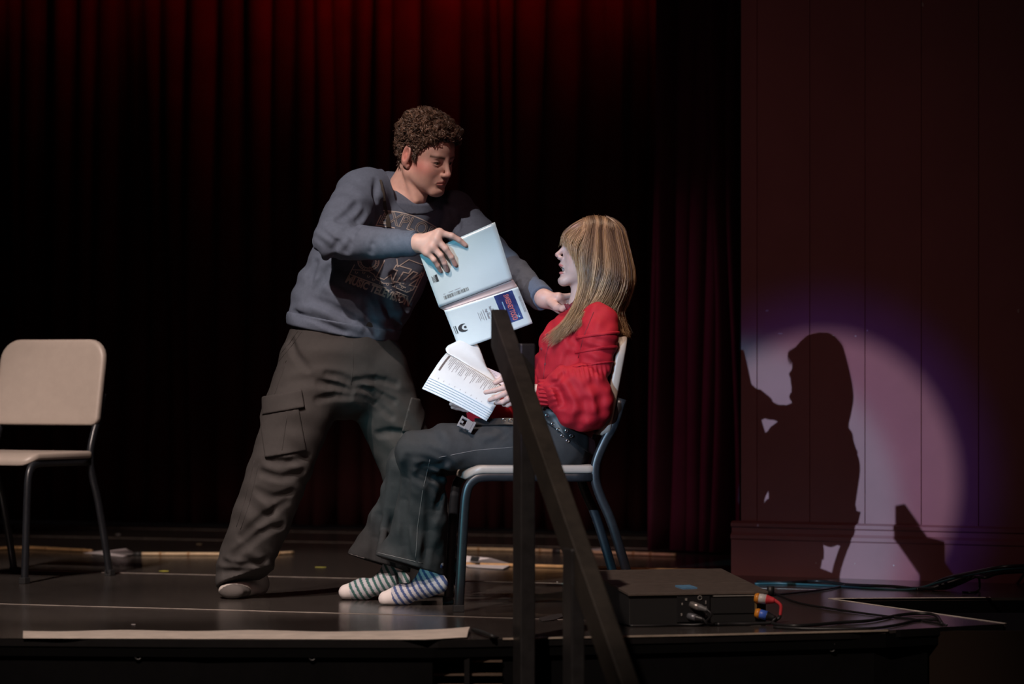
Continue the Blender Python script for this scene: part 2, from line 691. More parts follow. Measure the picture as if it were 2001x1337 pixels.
WM = Matrix(((WDIR[0], -WN[0], 0, wl[0]), (WDIR[1], -WN[1], 0, wl[1]), (0, 0, 1, 0), (0, 0, 0, 1)))
wr = tag(empty('wall_right', (float(wl[0]), float(wl[1]), 0)), 'dark maroon painted boarded wall lit by a round spotlight', None, None, 'structure')
S_END = wcol(2010) + 0.9
mb = MB().box((0.0, 0.010, 0.0), (S_END, 0.12, 4.0), WM)
mb.part('wall_backing', M_wall, wr, world=True)
cols = [1457, 1479, 1582, 1690, 1800, 1912, 2040]
ss = [wcol(c) for c in cols]
ss[0] = 0.0
ss[-1] = S_END
for i in range(len(ss) - 1):
    MB().box((ss[i] + 0.0012, 0.0, 0.15), (ss[i + 1] - 0.0012, 0.0105, 4.0), WM).part('wall_board', M_wall, wr, bevel=0.002, world=True)
# far reveal of the wall at its left end
MB().box((-0.004, 0.0, 0.0), (0.0, 0.30, 4.0), WM).part('wall_return', M_black, wr, world=True)
for px, py, sx, sz in ((1803, 9, 0.010, 0.022), (1990, 608, 0.008, 0.018), (1499, 607, 0.016, 0.010), (1525, 652, 0.022, 0.004), (1628, 656, 0.014, 0.004),
                       (1672, 657, 0.010, 0.008), (1695, 646, 0.006, 0.008), (1598, 1100, 0.006, 0.006), (1750, 1105, 0.006, 0.007), (1674, 1101, 0.004, 0.004)):
    s = wcol(px)
    Y = wl[1] + s * WDIR[1]
    z = HC - (py - HZ) / FPX * Y
    yo = -0.0008 if z > 0.16 else -0.0168
    k = [(s + sx / 2 * math.cos(t) * random.uniform(.6, 1.1), yo, z + sz / 2 * math.sin(t) * random.uniform(.6, 1.1)) for t in np.linspace(0, 6.28, 8)[:-1]]
    v = [WM @ Vector(p) for p in k] + [WM @ Vector((p[0], p[1] + 0.0012, p[2])) for p in k]
    MB().add(v, [tuple(range(7)), tuple(range(13, 6, -1))] + [(i, (i + 1) % 7, 7 + (i + 1) % 7, 7 + i) for i in range(7)]).part('paint_chip', M_chip, wr, world=True)
# baseboard with a moulded cap
prof = [(0.0, 0.0), (-0.016, 0.0), (-0.016, 0.128), (-0.022, 0.134), (-0.022, 0.146), (-0.012, 0.156), (-0.012, 0.172), (-0.020, 0.178), (-0.020, 0.190), (-0.006, 0.197), (0.0, 0.197)]
v = []
for s in (-0.030, S_END):
    v += [WM @ Vector((s, y, z)) for y, z in prof]
k = len(prof)
f = [tuple(range(k)), tuple(range(2 * k - 1, k - 1, -1))] + [(i, (i + 1) % k, k + (i + 1) % k, k + i) for i in range(k)]
bb = MB().add(v, f).thing('baseboard_right', M_wall)
tag(bb, 'tall maroon baseboard with a moulded cap at the foot of the wall', None, None, 'structure')
# ------------------------------------------------------------------ chairs
M_shell = mat('tan_plastic', (0.36, 0.305, 0.265), 0.42, var=0.05, vscale=30, bump=0.05, bscale=500)
M_frame = mat('black_steel', (0.013, 0.0145, 0.018), 0.36, spec=0.6, var=0.3, vscale=60)
M_foot = mat('rubber_foot', (0.012, 0.012, 0.013), 0.7)


def rrect(w, h, r, n=6):
    """rounded rectangle outline, counter-clockwise, centre 0; r = (top, bottom) radii"""
    rt, rb = r
    pts = []
    for cx, cy, rr, a0 in ((w / 2 - rb, -h / 2 + rb, rb, -90), (w / 2 - rt, h / 2 - rt, rt, 0), (-w / 2 + rt, h / 2 - rt, rt, 90), (-w / 2 + rb, -h / 2 + rb, rb, 180)):
        for k in range(n + 1):
            a = R_(a0 + 90 * k / n)
            pts.append((cx + rr * math.cos(a), cy + rr * math.sin(a)))
    return pts


def padslab(outline2d, fn, th, rings=(1.0, 0.985, 0.94, 0.8, 0.5, 0.2), edge=0.006):
    """slab with rounded rim; fn(u, v, t) -> xyz where t in [-1, 1] through the thickness"""
    mb = MB()
    n = len(outline2d)
    V = []
    lay = [(0.2, 1), (0.5, 1), (0.8, 1), (0.93, 1), (0.975, 0.93), (0.993, 0.7), (1.0, 0.3), (1.0, -0.3), (0.993, -0.7), (0.975, -0.93), (0.93, -1), (0.8, -1), (0.5, -1), (0.2, -1)]
    for s, t in lay:
        for p in outline2d:
            V.append(fn(p[0] * s, p[1] * s, t))
    F = []
    for i in range(len(lay) - 1):
        for k in range(n):
            F.append((i * n + k, (i + 1) * n + k, (i + 1) * n + (k + 1) % n, i * n + (k + 1) % n))
    F.append(tuple(range(n)))
    F.append(tuple((len(lay) - 1) * n + k for k in range(n - 1, -1, -1)))
    return mb.add(V, F)


def make_chair(name):
    root = empty(name)
    W = 0.41

    def seat(u, v, t):
        z = 0.4415 + 0.0135 * t
        if v > 0.15:
            z -= 1.3 * (v - 0.15) ** 2 * 6
        z -= 0.010 * math.exp(-((u / 0.13) ** 2 + ((v + 0.03) / 0.12) ** 2)) * (t > 0)
        return (u, v - 0.005, z)
    padslab(rrect(0.44, 0.41, (0.05, 0.03)), seat, 0.0135).part('seat', M_shell, root, True)

    def back(u, v, t):
        # curved shell leaning back
        y = -0.262 - 0.19 * v - 0.20 * (0.05 - u * u) * 0.9
        y += 0.016 * t
        return (u, y, 0.70 + v)
    padslab(rrect(0.445, 0.31, (0.075, 0.028)), back, 0.016).part('backrest', M_shell, root, True)
    for s in (-1, 1):
        x = s * W / 2
        fl = [(x, 0.222, 0.0), (x, 0.216, 0.10), (x, 0.205, 0.30), (x, 0.196, 0.375), (x, 0.178, 0.405), (x, 0.145, 0.418), (x, 0.05, 0.419), (x, -0.195, 0.417)]
        MB().strip_tube(fl).part('leg', M_frame, root, True)
        rl = [(x, -0.335, 0.0), (x, -0.300, 0.13), (x, -0.255, 0.275), (x, -0.222, 0.352), (x, -0.205, 0.405), (x, -0.206, 0.46), (x, -0.232, 0.525), (x, -0.262, 0.58), (x, -0.287, 0.66)]
        MB().strip_tube(rl).part('leg', M_frame, root, True)
        for y, sl in ((0.222, -0.02), (-0.335, 0.27)):
            MB().box((x - 0.0125, y - 0.017, 0.0), (x + 0.0125, y + 0.017, 0.022)).part('leg_cap', M_foot, root, bevel=0.002)
    MB().box((-W / 2, -0.19, 0.408), (W / 2, -0.168, 0.427)).part('cross_bar', M_frame, root, bevel=0.003)
    MB().box((-W / 2, 0.10, 0.408), (W / 2, 0.122, 0.427)).part('cross_bar', M_frame, root, bevel=0.003)
    return root


def strip_tube(self, pts, hw=0.0105, ht=0.0145):
    """bent flat steel tube in the yz plane"""
    pts = spline(pts, 5)
    V = []
    n = len(pts)
    sec = [(-1, -0.55), (-0.55, -1), (0.55, -1), (1, -0.55), (1, 0.55), (0.55, 1), (-0.55, 1), (-1, 0.55)]
    for i, p in enumerate(pts):
        t = pts[min(i + 1, n - 1)] - pts[max(i - 1, 0)]
        t /= np.linalg.norm(t)
        q = np.cross(t, (1, 0, 0))
        for a, b in sec:
            V.append(p + np.array((1, 0, 0)) * hw * a + q * ht * b)
    F = []
    for i in range(n - 1):
        for k in range(8):
            F.append((i * 8 + k, i * 8 + (k + 1) % 8, i * 8 + 8 + (k + 1) % 8, i * 8 + 8 + k))
    F += [tuple(range(7, -1, -1)), tuple((n - 1) * 8 + k for k in range(8))]
    return self.add(V, F)


MB.strip_tube = strip_tube


def copy_tree(o, parent=None):
    c = o.copy()
    COL.objects.link(c)
    c.parent = parent
    for ch in list(o.children):
        copy_tree(ch, c)
    return c


ch1 = make_chair('stacking_chair')
ch2 = copy_tree(ch1)
fw = np.array((-0.995, -0.095))
ch1.location = (0.036, 12.02, 0)
ch1.rotation_euler.z = math.atan2(fw[1], fw[0]) - math.pi / 2
tag(ch1, 'tan plastic chair with black steel legs, the seated person in red sits on it', 'chair', 'tan stage chairs')
fd = np.array((-0.44, -0.90))
lat = np.array((0.90, -0.44))
ff = PF(48, 1141)[:2]
org = ff - fd * 0.222 - lat * 0.205
ch2.location = (org[0], org[1], 0)
ch2.rotation_euler.z = math.atan2(fd[1], fd[0]) - math.pi / 2
tag(ch2, 'empty tan plastic chair with black steel legs at the left edge', 'chair', 'tan stage chairs')

# ------------------------------------------------------------------ stair handrail
M_rail = mat('dark_stained_wood', (0.021, 0.017, 0.013), 0.50, var=0.5, vscale=16, stretch=(1, 1, 1), bump=0.15, bscale=90)
M_post = mat('black_stained_wood', (0.016, 0.015, 0.015), 0.42, var=0.4, vscale=25)
hr = empty('stair_handrail', (0.05, 10.5, -0.9))
tag(hr, 'sloping dark wooden stair handrail on two black posts', 'handrail')
RT = P(975, 604, 10.76)
rw = np.array((0.245, -0.97, -0.70))
rl = 2.35
sd = np.array((0.97, 0.245, 0))
hw = 0.024
pl = 0.108
mb = MB()
v = []
for t in (0, rl):
    c = RT + rw * t
    for a, b in ((-1, 0), (1, 0), (1, -1), (-1, -1)):
        v.append(c + sd * hw * a + np.array((0, 0, pl * b)))
mb.add(v, [(0, 1, 2, 3), (7, 6, 5, 4), (0, 4, 5, 1), (1, 5, 6, 2), (2, 6, 7, 3), (3, 7, 4, 0)])
mb.part('rail', M_rail, hr, bevel=0.004, world=True)


def post(px, Y, ztop, hx, hy, rot=14):
    c = P(px, 704, Y)
    Mx = Matrix.Translation((c[0], c[1], 0)) @ Matrix.Rotation(R_(rot), 4, 'Z')
    MB().box((-hx, -hy, -0.9), (hx, hy, ztop), Mx).part('post', M_post, hr, bevel=0.004, world=True)


post(1024, 10.64, 0.826, 0.0215, 0.045)
post(1121, 9.92, 0.29, 0.0185, 0.045)

# ------------------------------------------------------------------ stage monitor
M_mon = mat('monitor_top', (0.085, 0.066, 0.054), 0.7, var=0.3, vscale=40, bump=0.3, bscale=300)
M_monb = mat('monitor_black', (0.012, 0.012, 0.012), 0.5)
M_panel = mat('connector_panel', (0.020, 0.020, 0.021), 0.35, 0.3)
ma = R_(14)
mo = PF(1229, 1226)
Mm = Matrix.Translation((mo[0], mo[1], 0)) @ Matrix.Rotation(ma, 4, 'Z')
mon = empty('stage_monitor', (float(mo[0]), float(mo[1]), 0), ma)
tag(mon, 'low dark stage monitor speaker with blue tape on top at the stage edge', 'speaker')
Wm, Dm, h0, h1 = 0.420, 0.46, 0.094, 0.136
v = [(0, 0, 0.004), (Wm, 0, 0.004), (Wm, Dm, 0.004), (0, Dm, 0.004), (0, 0, h0), (Wm, 0, h0), (Wm, Dm, h1), (0, Dm, h1)]
MB().add(v, [(0, 3, 2, 1), (4, 5, 6, 7), (0, 1, 5, 4), (1, 2, 6, 5), (2, 3, 7, 6), (3, 0, 4, 7)]).part('cabinet', M_monb, mon, bevel=0.003)
sl = (h1 - h0) / Dm
v = []
for y0, y1 in ((-0.008, 0.168), (0.171, Dm)):
    v = []
    for x, y in ((-0.004, y0), (Wm + 0.004, y0), (Wm + 0.004, y1), (-0.004, y1)):
        v.append((x, y, h0 + sl * y - 0.002))
    for x, y in ((-0.004, y0), (Wm + 0.004, y0), (Wm + 0.004, y1), (-0.004, y1)):
        v.append((x, y, h0 + sl * y + 0.006))
    MB().add(v, [(0, 3, 2, 1), (4, 5, 6, 7), (0, 1, 5, 4), (1, 2, 6, 5), (2, 3, 7, 6), (3, 0, 4, 7)]).part('top_board', M_mon, mon, bevel=0.0015)
pan = MB().box((0.145, -0.006, 0.012), (0.245, 0.0, 0.088)).part('connector_panel', M_panel, mon, bevel=0.001)
M_scr = mat('pale_marking', (0.22, 0.21, 0.19), 0.6)
for x, z, sx, sz in ((0.172, 0.079, .006, .007), (0.160, 0.066, .004, .006), (0.158, 0.035, .004, .008), (0.232, 0.07, .003, .01), (0.233, 0.05, .003, .014), (0.232, .03, .003, .01)):
    MB().box((x - sx / 2, -0.008, z - sz / 2), (x + sx / 2, -0.006, z + sz / 2)).part('panel_mark', M_scr, pan)
MB().tube([(0.214 + 0.006 * math.cos(t), -0.0075, 0.083 + 0.006 * math.sin(t)) for t in np.linspace(0, 6.28, 14)], 0.0012, 5).part('input_ring', M_scr, pan, True)
rec = MB().box((0.258, -0.004, 0.010), (0.385, 0.0, 0.090)).part('handle_recess', mat('recess_black', (0.004, 0.004, 0.004), 0.9), mon)
MB().box((0.255, -0.007, 0.086), (0.385, -0.001, 0.089)).part('recess_lip', M_scr, rec)
MB().box((0.255, -0.007, 0.036), (0.385, -0.001, 0.038)).part('recess_lip', M_panel, rec)
MB().box((0.383, -0.007, 0.035), (0.389, -0.001, 0.088)).part('socket_plate', mat('brass_plate', (0.30, 0.22, 0.10), 0.4, 0.6), mon)
bt = MB().box((0.175, 0.055, h0 + sl * 0.055 + 0.0062), (0.222, 0.108, h0 + sl * 0.1 + 0.0085))
bto = centred('tape_square', bt.mesh('tape_square'), mat('blue_tape', (0.10, 0.24, 0.40), 0.6, var=0.2, vscale=60), (0.2, 0.08, 0.1))
bto.location = Mm @ Vector((0.2, 0.08, 0.1005))
bto.rotation_euler = (math.atan(sl), 0, ma + 0.15)
tag(bto, 'small blue square of tape stuck on top of the stage monitor', 'tape')
M_metal = mat('plug_metal', (0.32, 0.30, 0.28), 0.35, 0.7)


def plug(name, a, b, r, m, boot=None, label=None, cable=None, cm=None):
    """connector barrel from a to b in monitor space, stepped, with its cable"""
    a = np.array(Mm @ Vector(a))
    b = np.array(Mm @ Vector(b))
    root = empty(name, tuple(float(x) for x in a))
    d = b - a
    MB().tube([a, a + d * 0.05, a + d * 0.06, a + d * 0.55], [r * 0.9, r * 0.9, r, r], 14).part('barrel', m, root, True, world=True)
    MB().tube([a + d * 0.55, a + d * 0.58, a + d * 0.9, b], [r * 1.05, r * 0.95, r * 0.6, r * 0.45], 14).part('boot', boot or M_cable, root, True, world=True)
    if cable:
        pts = spline([b - d * 0.1, b] + [np.array(p) for p in cable], 8)
        MB().tube(pts, r * 0.36, 8).part('cable', cm or M_cable, root, True, world=True)
    tag(root, label, 'plug')
    return root


plug('cable_plug', (0.188, -0.004, 0.064), (0.222, -0.055, 0.050), 0.0105, M_metal, mat('plug_boot', (0.10, 0.10, 0.10), 0.5),
     'grey metal cable plug in the upper socket of the stage monitor', [Mm @ Vector((0.232, -0.060, 0.035)), Mm @ Vector((0.210, -0.030, 0.008)), Mm @ Vector((0.15, -0.004, 0.005)), Mm @ Vector((0.08, -0.02, 0.005)), Mm @ Vector((0.0, -0.012, 0.005))])
plug('cable_plug', (0.180, -0.004, 0.030), (0.214, -0.045, 0.022), 0.0105, mat('plug_grey', (0.16, 0.165, 0.18), 0.4, 0.5), None,
     'small grey plug in the lower socket of the stage monitor', [Mm @ Vector((0.225, -0.045, 0.010)), Mm @ Vector((0.25, -0.02, 0.005)), Mm @ Vector((0.30, -0.015, 0.005))])
M_red = mat('red_rubber', (0.55, 0.04, 0.05), 0.5)
rp = plug('power_plug', (0.388, -0.006, 0.080), (0.436, -0.036, 0.073), 0.0145, mat('plug_white', (0.50, 0.48, 0.46), 0.4), M_red,
          'white plug with a red boot and orange collar at the corner of the stage monitor', [Mm @ Vector((0.452, -0.040, 0.058)), Mm @ Vector((0.452, -0.036, 0.030))], M_red)
aa = np.array(Mm @ Vector((0.384, -0.004, 0.0805)))
ab = np.array(Mm @ Vector((0.395, -0.0105, 0.0790)))
MB().tube([aa, aa + (ab - aa) * .5, ab], [0.0125, 0.0152, 0.0152], 14).part('collar', mat('orange_plastic', (0.60, 0.22, 0.02), 0.4), rp, True, world=True)
k1 = [Mm @ Vector(p) for p in ((0.452, -0.036, 0.030), (0.446, -0.034, 0.020), (0.42, -0.030, 0.008), (0.36, -0.030, 0.006), (0.31, -0.024, 0.006), (0.26, -0.03, 0.006))]
MB().tube(spline(k1, 8), 0.0055, 8).part('cable', M_cable, rp, True, world=True)
bp_ = plug('power_plug', (0.388, -0.010, 0.036), (0.436, -0.040, 0.022), 0.0140, mat('plug_blue', (0.05, 0.13, 0.55), 0.4), M_cable,
           'blue plug with an orange collar below the red-booted plug', [PF(1512, 1219, 0.007), PF(1560, 1223, 0.006), PF(1640, 1217, 0.006), PF(1700, 1213, 0.006), PF(1760, 1202, 0.006), PF(1800, 1199, 0.007), PF(1828, 1203, 0.006), PF(1841, 1219, 0.006)])
aa = np.array(Mm @ Vector((0.384, -0.008, 0.0365)))
ab = np.array(Mm @ Vector((0.396, -0.015, 0.0335)))
MB().tube([aa, aa + (ab - aa) * .5, ab], [0.012, 0.0147, 0.0147], 14).part('collar', MATS['orange_plastic'], bp_, True, world=True)
lt = MB().tube([Mm @ Vector((0.44, 0.02, 0.085)), Mm @ Vector((0.44, 0.02, 0.112))], 0.011, 10).part('knob', M_monb, None, True)
lt.parent = mon
lt.matrix_parent_inverse = mon.matrix_basis.inverted()

# ------------------------------------------------------------------ loose cables


def cable(pts, r, label, m=None):
    o = MB().tube(spline(pts, 8), r, 7).thing('cable', m or M_cable, True)
    tag(o, label, 'cable', 'cables on the stage floor')
    return o


cable([PF(1514, 1160, 0.005), PF(1560, 1178, 0.004), PF(1640, 1192, 0.004), PF(1720, 1203, 0.004), PF(1790, 1211, 0.004), PF(1850, 1222, 0.004)], 0.0035,
      'thin black cable slanting across the floor right of the monitor')
cable([PF(1512, 1226, 0.006), PF(1580, 1229, 0.005), PF(1690, 1229, 0.005), PF(1750, 1222, 0.005), PF(1790, 1213, 0.005), PF(1835, 1211, 0.005)], 0.0045,
      'black cable lying along the stage edge right of the monitor')
cable([PF(1480, 1137, 0.005), PF(1530, 1139, 0.005), PF(1600, 1136, 0.006), PF(1660, 1143, 0.005), PF(1740, 1146, 0.006), PF(1800, 1149, 0.006), PF(1850, 1130, 0.05), PF(1905, 1118, 0.09), PF(1960, 1108, 0.12), PF(2040, 1104, 0.12)], 0.0055,
      'black cable along the lit foot of the maroon wall')
M_teal_lit = mat('teal_lit_cable', (0.022, 0.075, 0.09), 0.45)  # teal light of the floor strip, put into this cable's colour
cable([PF(1475, 1141, 0.004), PF(1540, 1141, 0.004), PF(1640, 1146, 0.004), PF(1700, 1150, 0.004), PF(1780, 1152, 0.005), PF(1830, 1140, 0.03), PF(1890, 1124, 0.07), PF(1960, 1113, 0.09), PF(2040, 1110, 0.09)], 0.004,
      'thin cable along the foot of the maroon wall, painted with the teal light of the floor', M_teal_lit)
for i in range(7):
    j = (i * 37 % 11) / 11.0
    cable([PF(1775 + 8 * i, 1150 + (i % 3), 0.006), PF(1815 + 6 * i, 1150 - 4 * j, 0.012), PF(1850 + 5 * i, 1140 - 6 * j, 0.03), PF(1888 + 3 * i, 1128 - 3 * j, 0.05), PF(1915 + 2 * i, 1124 + 6 * j, 0.05), PF(1935 + 4 * i, 1117 + 4 * j, 0.06), PF(2030, 1106 + 2 * i, 0.06)],
          0.0055, 'one of the black cables bunched at the right end of the wall')
cable([PF(1912, 1124, 0.055), PF(1914, 1138, 0.03), PF(1913, 1152, 0.006), PF(1902, 1158, 0.005), PF(1880, 1158, 0.005)], 0.004, 'black cable end hanging down from the bunch of cables')
cable([PF(1500, 1164, 0.004), PF(1560, 1158, 0.004), PF(1620, 1151, 0.004), PF(1650, 1144, 0.004)], 0.0035, 'thin black cable joining the monitor to the wall cables')

# ------------------------------------------------------------------ bamboo sticks and paper
M_bam = mat('bamboo', (0.50, 0.29, 0.13), 0.45, var=0.25, vscale=30)
M_bam2 = mat('pale_bamboo', (0.55, 0.40, 0.24), 0.45, var=0.25, vscale=30)
M_node = mat('bamboo_node', (0.34, 0.19, 0.08), 0.5)
M_tape = mat('black_tape', (0.02, 0.02, 0.02), 0.5)
M_paper = mat('white_paper', (0.62, 0.57, 0.58), 0.7, var=0.06, vscale=20)
M_paperb = mat('kraft_paper', (0.74, 0.65, 0.57), 0.7, var=0.2, vscale=12)


def stick(pxs, r, m, label, nodes, fletch=None, tape=None):
    pts = [PF(x, y, r) for x, y in pxs]
    sp = spline(pts, 8)
    root = empty('bamboo_arrow', tuple(float(c) for c in (sp[0] * [1, 1, 0])))
    L = len(sp) - 1
    rs = []
    for i in range(len(sp)):
        rs.append(r * (1.0 - 0.1 * i / L))
    MB().tube(sp, rs, 9).part('shaft', m, root, True, world=True)
    for t in nodes:
        i = min(int(t * L), L - 1)
        p = sp[i] + (sp[i + 1] - sp[i]) * (t * L - i)
        d = sp[i + 1] - sp[i]
        d /= np.linalg.norm(d)
        MB().tube([p - d * 0.006, p - d * 0.002, p + d * 0.002, p + d * 0.006], [r * .9, r * 1.22, r * 1.22, r * .9], 9).part('node_ring', M_node, root, True, world=True)
    if tape:
        a, b = PF(*tape[0], r), PF(*tape[1], r)
        MB().tube([a, b], r * 1.12, 9).part('tape_wrap', M_tape, root, True, world=True)
    if fletch:
        for quad in fletch:
            q = [np.array(p) for p in quad]
            nn = np.cross(q[1] - q[0], q[-1] - q[0])
            nn = nn / np.linalg.norm(nn) * 0.0006
            k = len(q)
            MB().add([p - nn for p in q] + [p + nn for p in q], [tuple(range(k)), tuple(range(2 * k - 1, k - 1, -1))] + [(i, (i + 1) % k, k + (i + 1) % k, k + i) for i in range(k)]).part('paper_fletching', M_paper, root, world=True)
    tag(root, label, 'arrow', 'bamboo arrows on the floor')
    return root


stick([(-60, 1076), (40, 1071), (100, 1073), (180, 1077)], 0.0072, M_bam, 'bamboo arrow with folded paper fletching behind the empty chair', (0.3, 0.62, 0.93), [
    [PF(163, 1081, 0.004), PF(205, 1076, 0.012), PF(262, 1083, 0.004), PF(240, 1088, 0.002)],
    [PF(205, 1078, 0.012), PF(246, 1072, 0.034), PF(266, 1083, 0.006)]])
stick([(262, 1083), (400, 1083), (500, 1083.5), (573, 1080)], 0.0072, M_bam2, 'short bamboo stick with black taped end behind the standing person', (0.12, 0.25, 0.5, 0.6, 0.72, 0.86), None, ((262, 1083), (277, 1083)))
stick([(840, 1072), (960, 1074), (1080, 1077), (1200, 1081), (1320, 1085)], 0.0080, M_bam2, 'long pale bamboo arrow with a black tape wrap, farther of two', (0.2, 0.45, 0.83, 0.9), [
    [PF(1098, 1078, 0.010), PF(1110, 1080, 0.006), PF(1176, 1072, 0.012), PF(1172, 1079, 0.006)]], ((1081, 1077), (1097, 1077.5)))
stick([(840, 1101), (1000, 1105), (1140, 1109), (1260, 1113), (1378, 1115)], 0.0072, M_bam, 'long orange bamboo arrow with checked paper fletching, nearer of two', (0.3, 0.6, 0.76, 0.88), [
    [PF(893, 1085, 0.035), PF(960, 1091, 0.03), PF(1001, 1103, 0.008), PF(900, 1101, 0.006)],
    [PF(903, 1103, 0.006), PF(1001, 1103, 0.008), PF(983, 1112, 0.003), PF(915, 1108, 0.003)]])
# black patch on the near fletching
q = [PF(921, 1088.5, 0.0345), PF(938, 1090, 0.0335), PF(934, 1099, 0.017), PF(918, 1097.5, 0.018)]
q = [p + np.array((0, -0.004, 0.002)) for p in q]
MB().add(q + [p + np.array((0, -0.0006, 0)) for p in q], [(0, 1, 2, 3), (7, 6, 5, 4), (0, 4, 5, 1), (1, 5, 6, 2), (2, 6, 7, 3), (3, 7, 4, 0)]).part('black_patch', M_tape, [o for o in COL.objects if o.name.startswith('bamboo_arrow')][-1], world=True)

# long paper strip lying on the stage edge, curling up at its right end
n = 60
top, bot = [], []
for i in range(n + 1):
    t = i / n
    px = 45 + (918 - 45) * t
    yb = 1247 + 3.0 * t - (0 if t < 0.9 else 5 * (t - 0.9) * 10)
    yt = 1233 - 2 * math.sin(t * 3.1) + 3 * t + 1.2 * math.sin(t * 21) - (0 if t < 0.8 else 12 * ((t - 0.8) / 0.2) ** 1.5)
    zz = 0.0012 + 0.0015 * math.sin(t * 17) ** 2 + (0 if t < 0.84 else 0.012 * (t - 0.84) / 0.16)
    top.append(PF(px, yt, zz + 0.002))
    bot.append(PF(px + (0 if t < 0.95 else -6), yb, zz * 0.4 + 0.001))
V = []
for a, b in zip(top, bot):
    V += [b, b * 0.5 + a * 0.5 + np.array((0, 0, 0.003)), a]
F = []
for i in range(n):
    for k in range(2):
        F.append((i * 3 + k, i * 3 + 3 + k, i * 3 + 4 + k, i * 3 + 1 + k))
me = bpy.data.meshes.new('paper_strip')
me.from_pydata([tuple(float(c) for c in p) for p in V], [], F)
ps = centred('paper_strip', me, M_paperb)
sm = ps.modifiers.new('th', 'SOLIDIFY')
sm.thickness = 0.0008
tag(ps, 'long crumpled pale paper strip along the front edge of the stage', 'paper')
cr_ = MB().tube(spline([PF(925, 1231, 0.01), PF(945, 1237, 0.012), PF(962, 1244, 0.008), PF(972, 1247, 0.0)], 6), 0.006, 7).thing('tape_scrap', M_tape, True)
tag(cr_, 'crumpled black tape at the right end of the paper strip', 'tape')
# torn tape and confetti
q = [PF(1052, 1209, 0.003), PF(1080, 1202, 0.010), PF(1098, 1200, 0.006), PF(1100, 1206, 0.003), PF(1082, 1212, 0.002), PF(1060, 1215, 0.001)]
o = MB().add(q + [p + np.array((0, 0, 0.0015)) for p in q], [tuple(range(5, -1, -1)), tuple(range(6, 12))] + [(i, (i + 1) % 6, 6 + (i + 1) % 6, 6 + i) for i in range(6)]).thing('tape_scrap', mat('grey_tape', (0.06, 0.055, 0.055), 0.4))
tag(o, 'torn curl of dark grey tape between the handrail posts', 'tape')
M_yel = mat('yellow_tape', (0.45, 0.42, 0.06), 0.6)
for i, (x, y, sx, sy, rz, m, lb) in enumerate(((321, 1116.5, 0.035, 0.05, 0.3, M_yel, 'yellow tape mark on the floor between the chair and the standing person'),
                                 (626, 1109, 0.044, 0.018, -0.2, M_yel, 'yellow tape mark on the floor behind the striped socks'),
                                 (231, 1045, 0.02, 0.02, 0.4, M_paper, 'white paper crumb on the floor near the curtain'),
                                 (389, 1064, 0.022, 0.012, 0.0, M_bam2, 'small tan scrap on the floor behind the bamboo stick'),
                                 (261, 1221, 0.012, 0.014, 0.5, M_paper, 'white paper crumb above the long paper strip'),
                                 (1089, 1138, 0.006, 0.006, 0.2, M_paper, 'tiny white crumb on the floor under the tan chair'))):
    c = PF(x, y)
    pts = [(sx / 2, sy * .1), (sx * .2, sy / 2), (-sx / 2, sy * .3), (-sx * .35, -sy / 2), (sx * .3, -sy * .4)]
    pts = [(c[0] + p[0] * math.cos(rz) - p[1] * math.sin(rz), c[1] + p[0] * math.sin(rz) + p[1] * math.cos(rz)) for p in pts]
    o = MB().prism(pts, 0.0004, 0.0016).thing('floor_scrap', m)
    tag(o, lb, 'scrap')
# ------------------------------------------------------------------ implicit surfaces
F4 = np.float32


def v3(p):
    return np.asarray(p, F4)


def smin(a, b, k):
    if k <= 0:
        return np.minimum(a, b)
    h = np.maximum(k - np.abs(a - b), 0) / k
    return np.minimum(a, b) - h * h * k * F4(0.25)


def smax(a, b, k):
    return -smin(-a, -b, k)


def rc(a, b, ra, rb=None):
    """round cone"""
    a, b = v3(a), v3(b)
    rb = ra if rb is None else rb
    ba = b - a
    L = float(ba @ ba) + 1e-12

    def f(p):
        q = p - a
        t = np.clip((q @ ba) / L, 0, 1)
        return np.linalg.norm(q - t[:, None] * ba, axis=1) - (ra + (rb - ra) * t)
    return f


def chain(pts, rs, k=0.01):
    fs = [rc(pts[i], pts[i + 1], rs[i], rs[i + 1]) for i in range(len(pts) - 1)]

    def f(p):
        d = fs[0](p)
        for g in fs[1:]:
            d = smin(d, g(p), k)
        return d
    return f


def sph(c, r):
    c = v3(c)
    return lambda p: np.linalg.norm(p - c, axis=1) - r


def ell(c, r, M=None):
    """ellipsoid; M rows = local axes"""
    c, r = v3(c), v3(r)
    M = None if M is None else v3(M)

    def f(p):
        q = p - c
        if M is not None:
            q = q @ M.T
        k0 = np.linalg.norm(q / r, axis=1)
        k1 = np.linalg.norm(q / (r * r), axis=1) + 1e-9
        return k0 * (k0 - 1) / k1
    return f


def box(c, h, M=None, r=0.0):
    c, h = v3(c), v3(h)
    M = None if M is None else v3(M)

    def f(p):
        q = p - c
        if M is not None:
            q = q @ M.T
        q = np.abs(q) - (h - r)
        return np.linalg.norm(np.maximum(q, 0), axis=1) + np.minimum(q.max(axis=1), 0) - r
    return f


def plane(c, n):
    """negative on the side opposite to n"""
    c, n = v3(c), v3(n)
    n = n / np.linalg.norm(n)
    return lambda p: (p - c) @ n


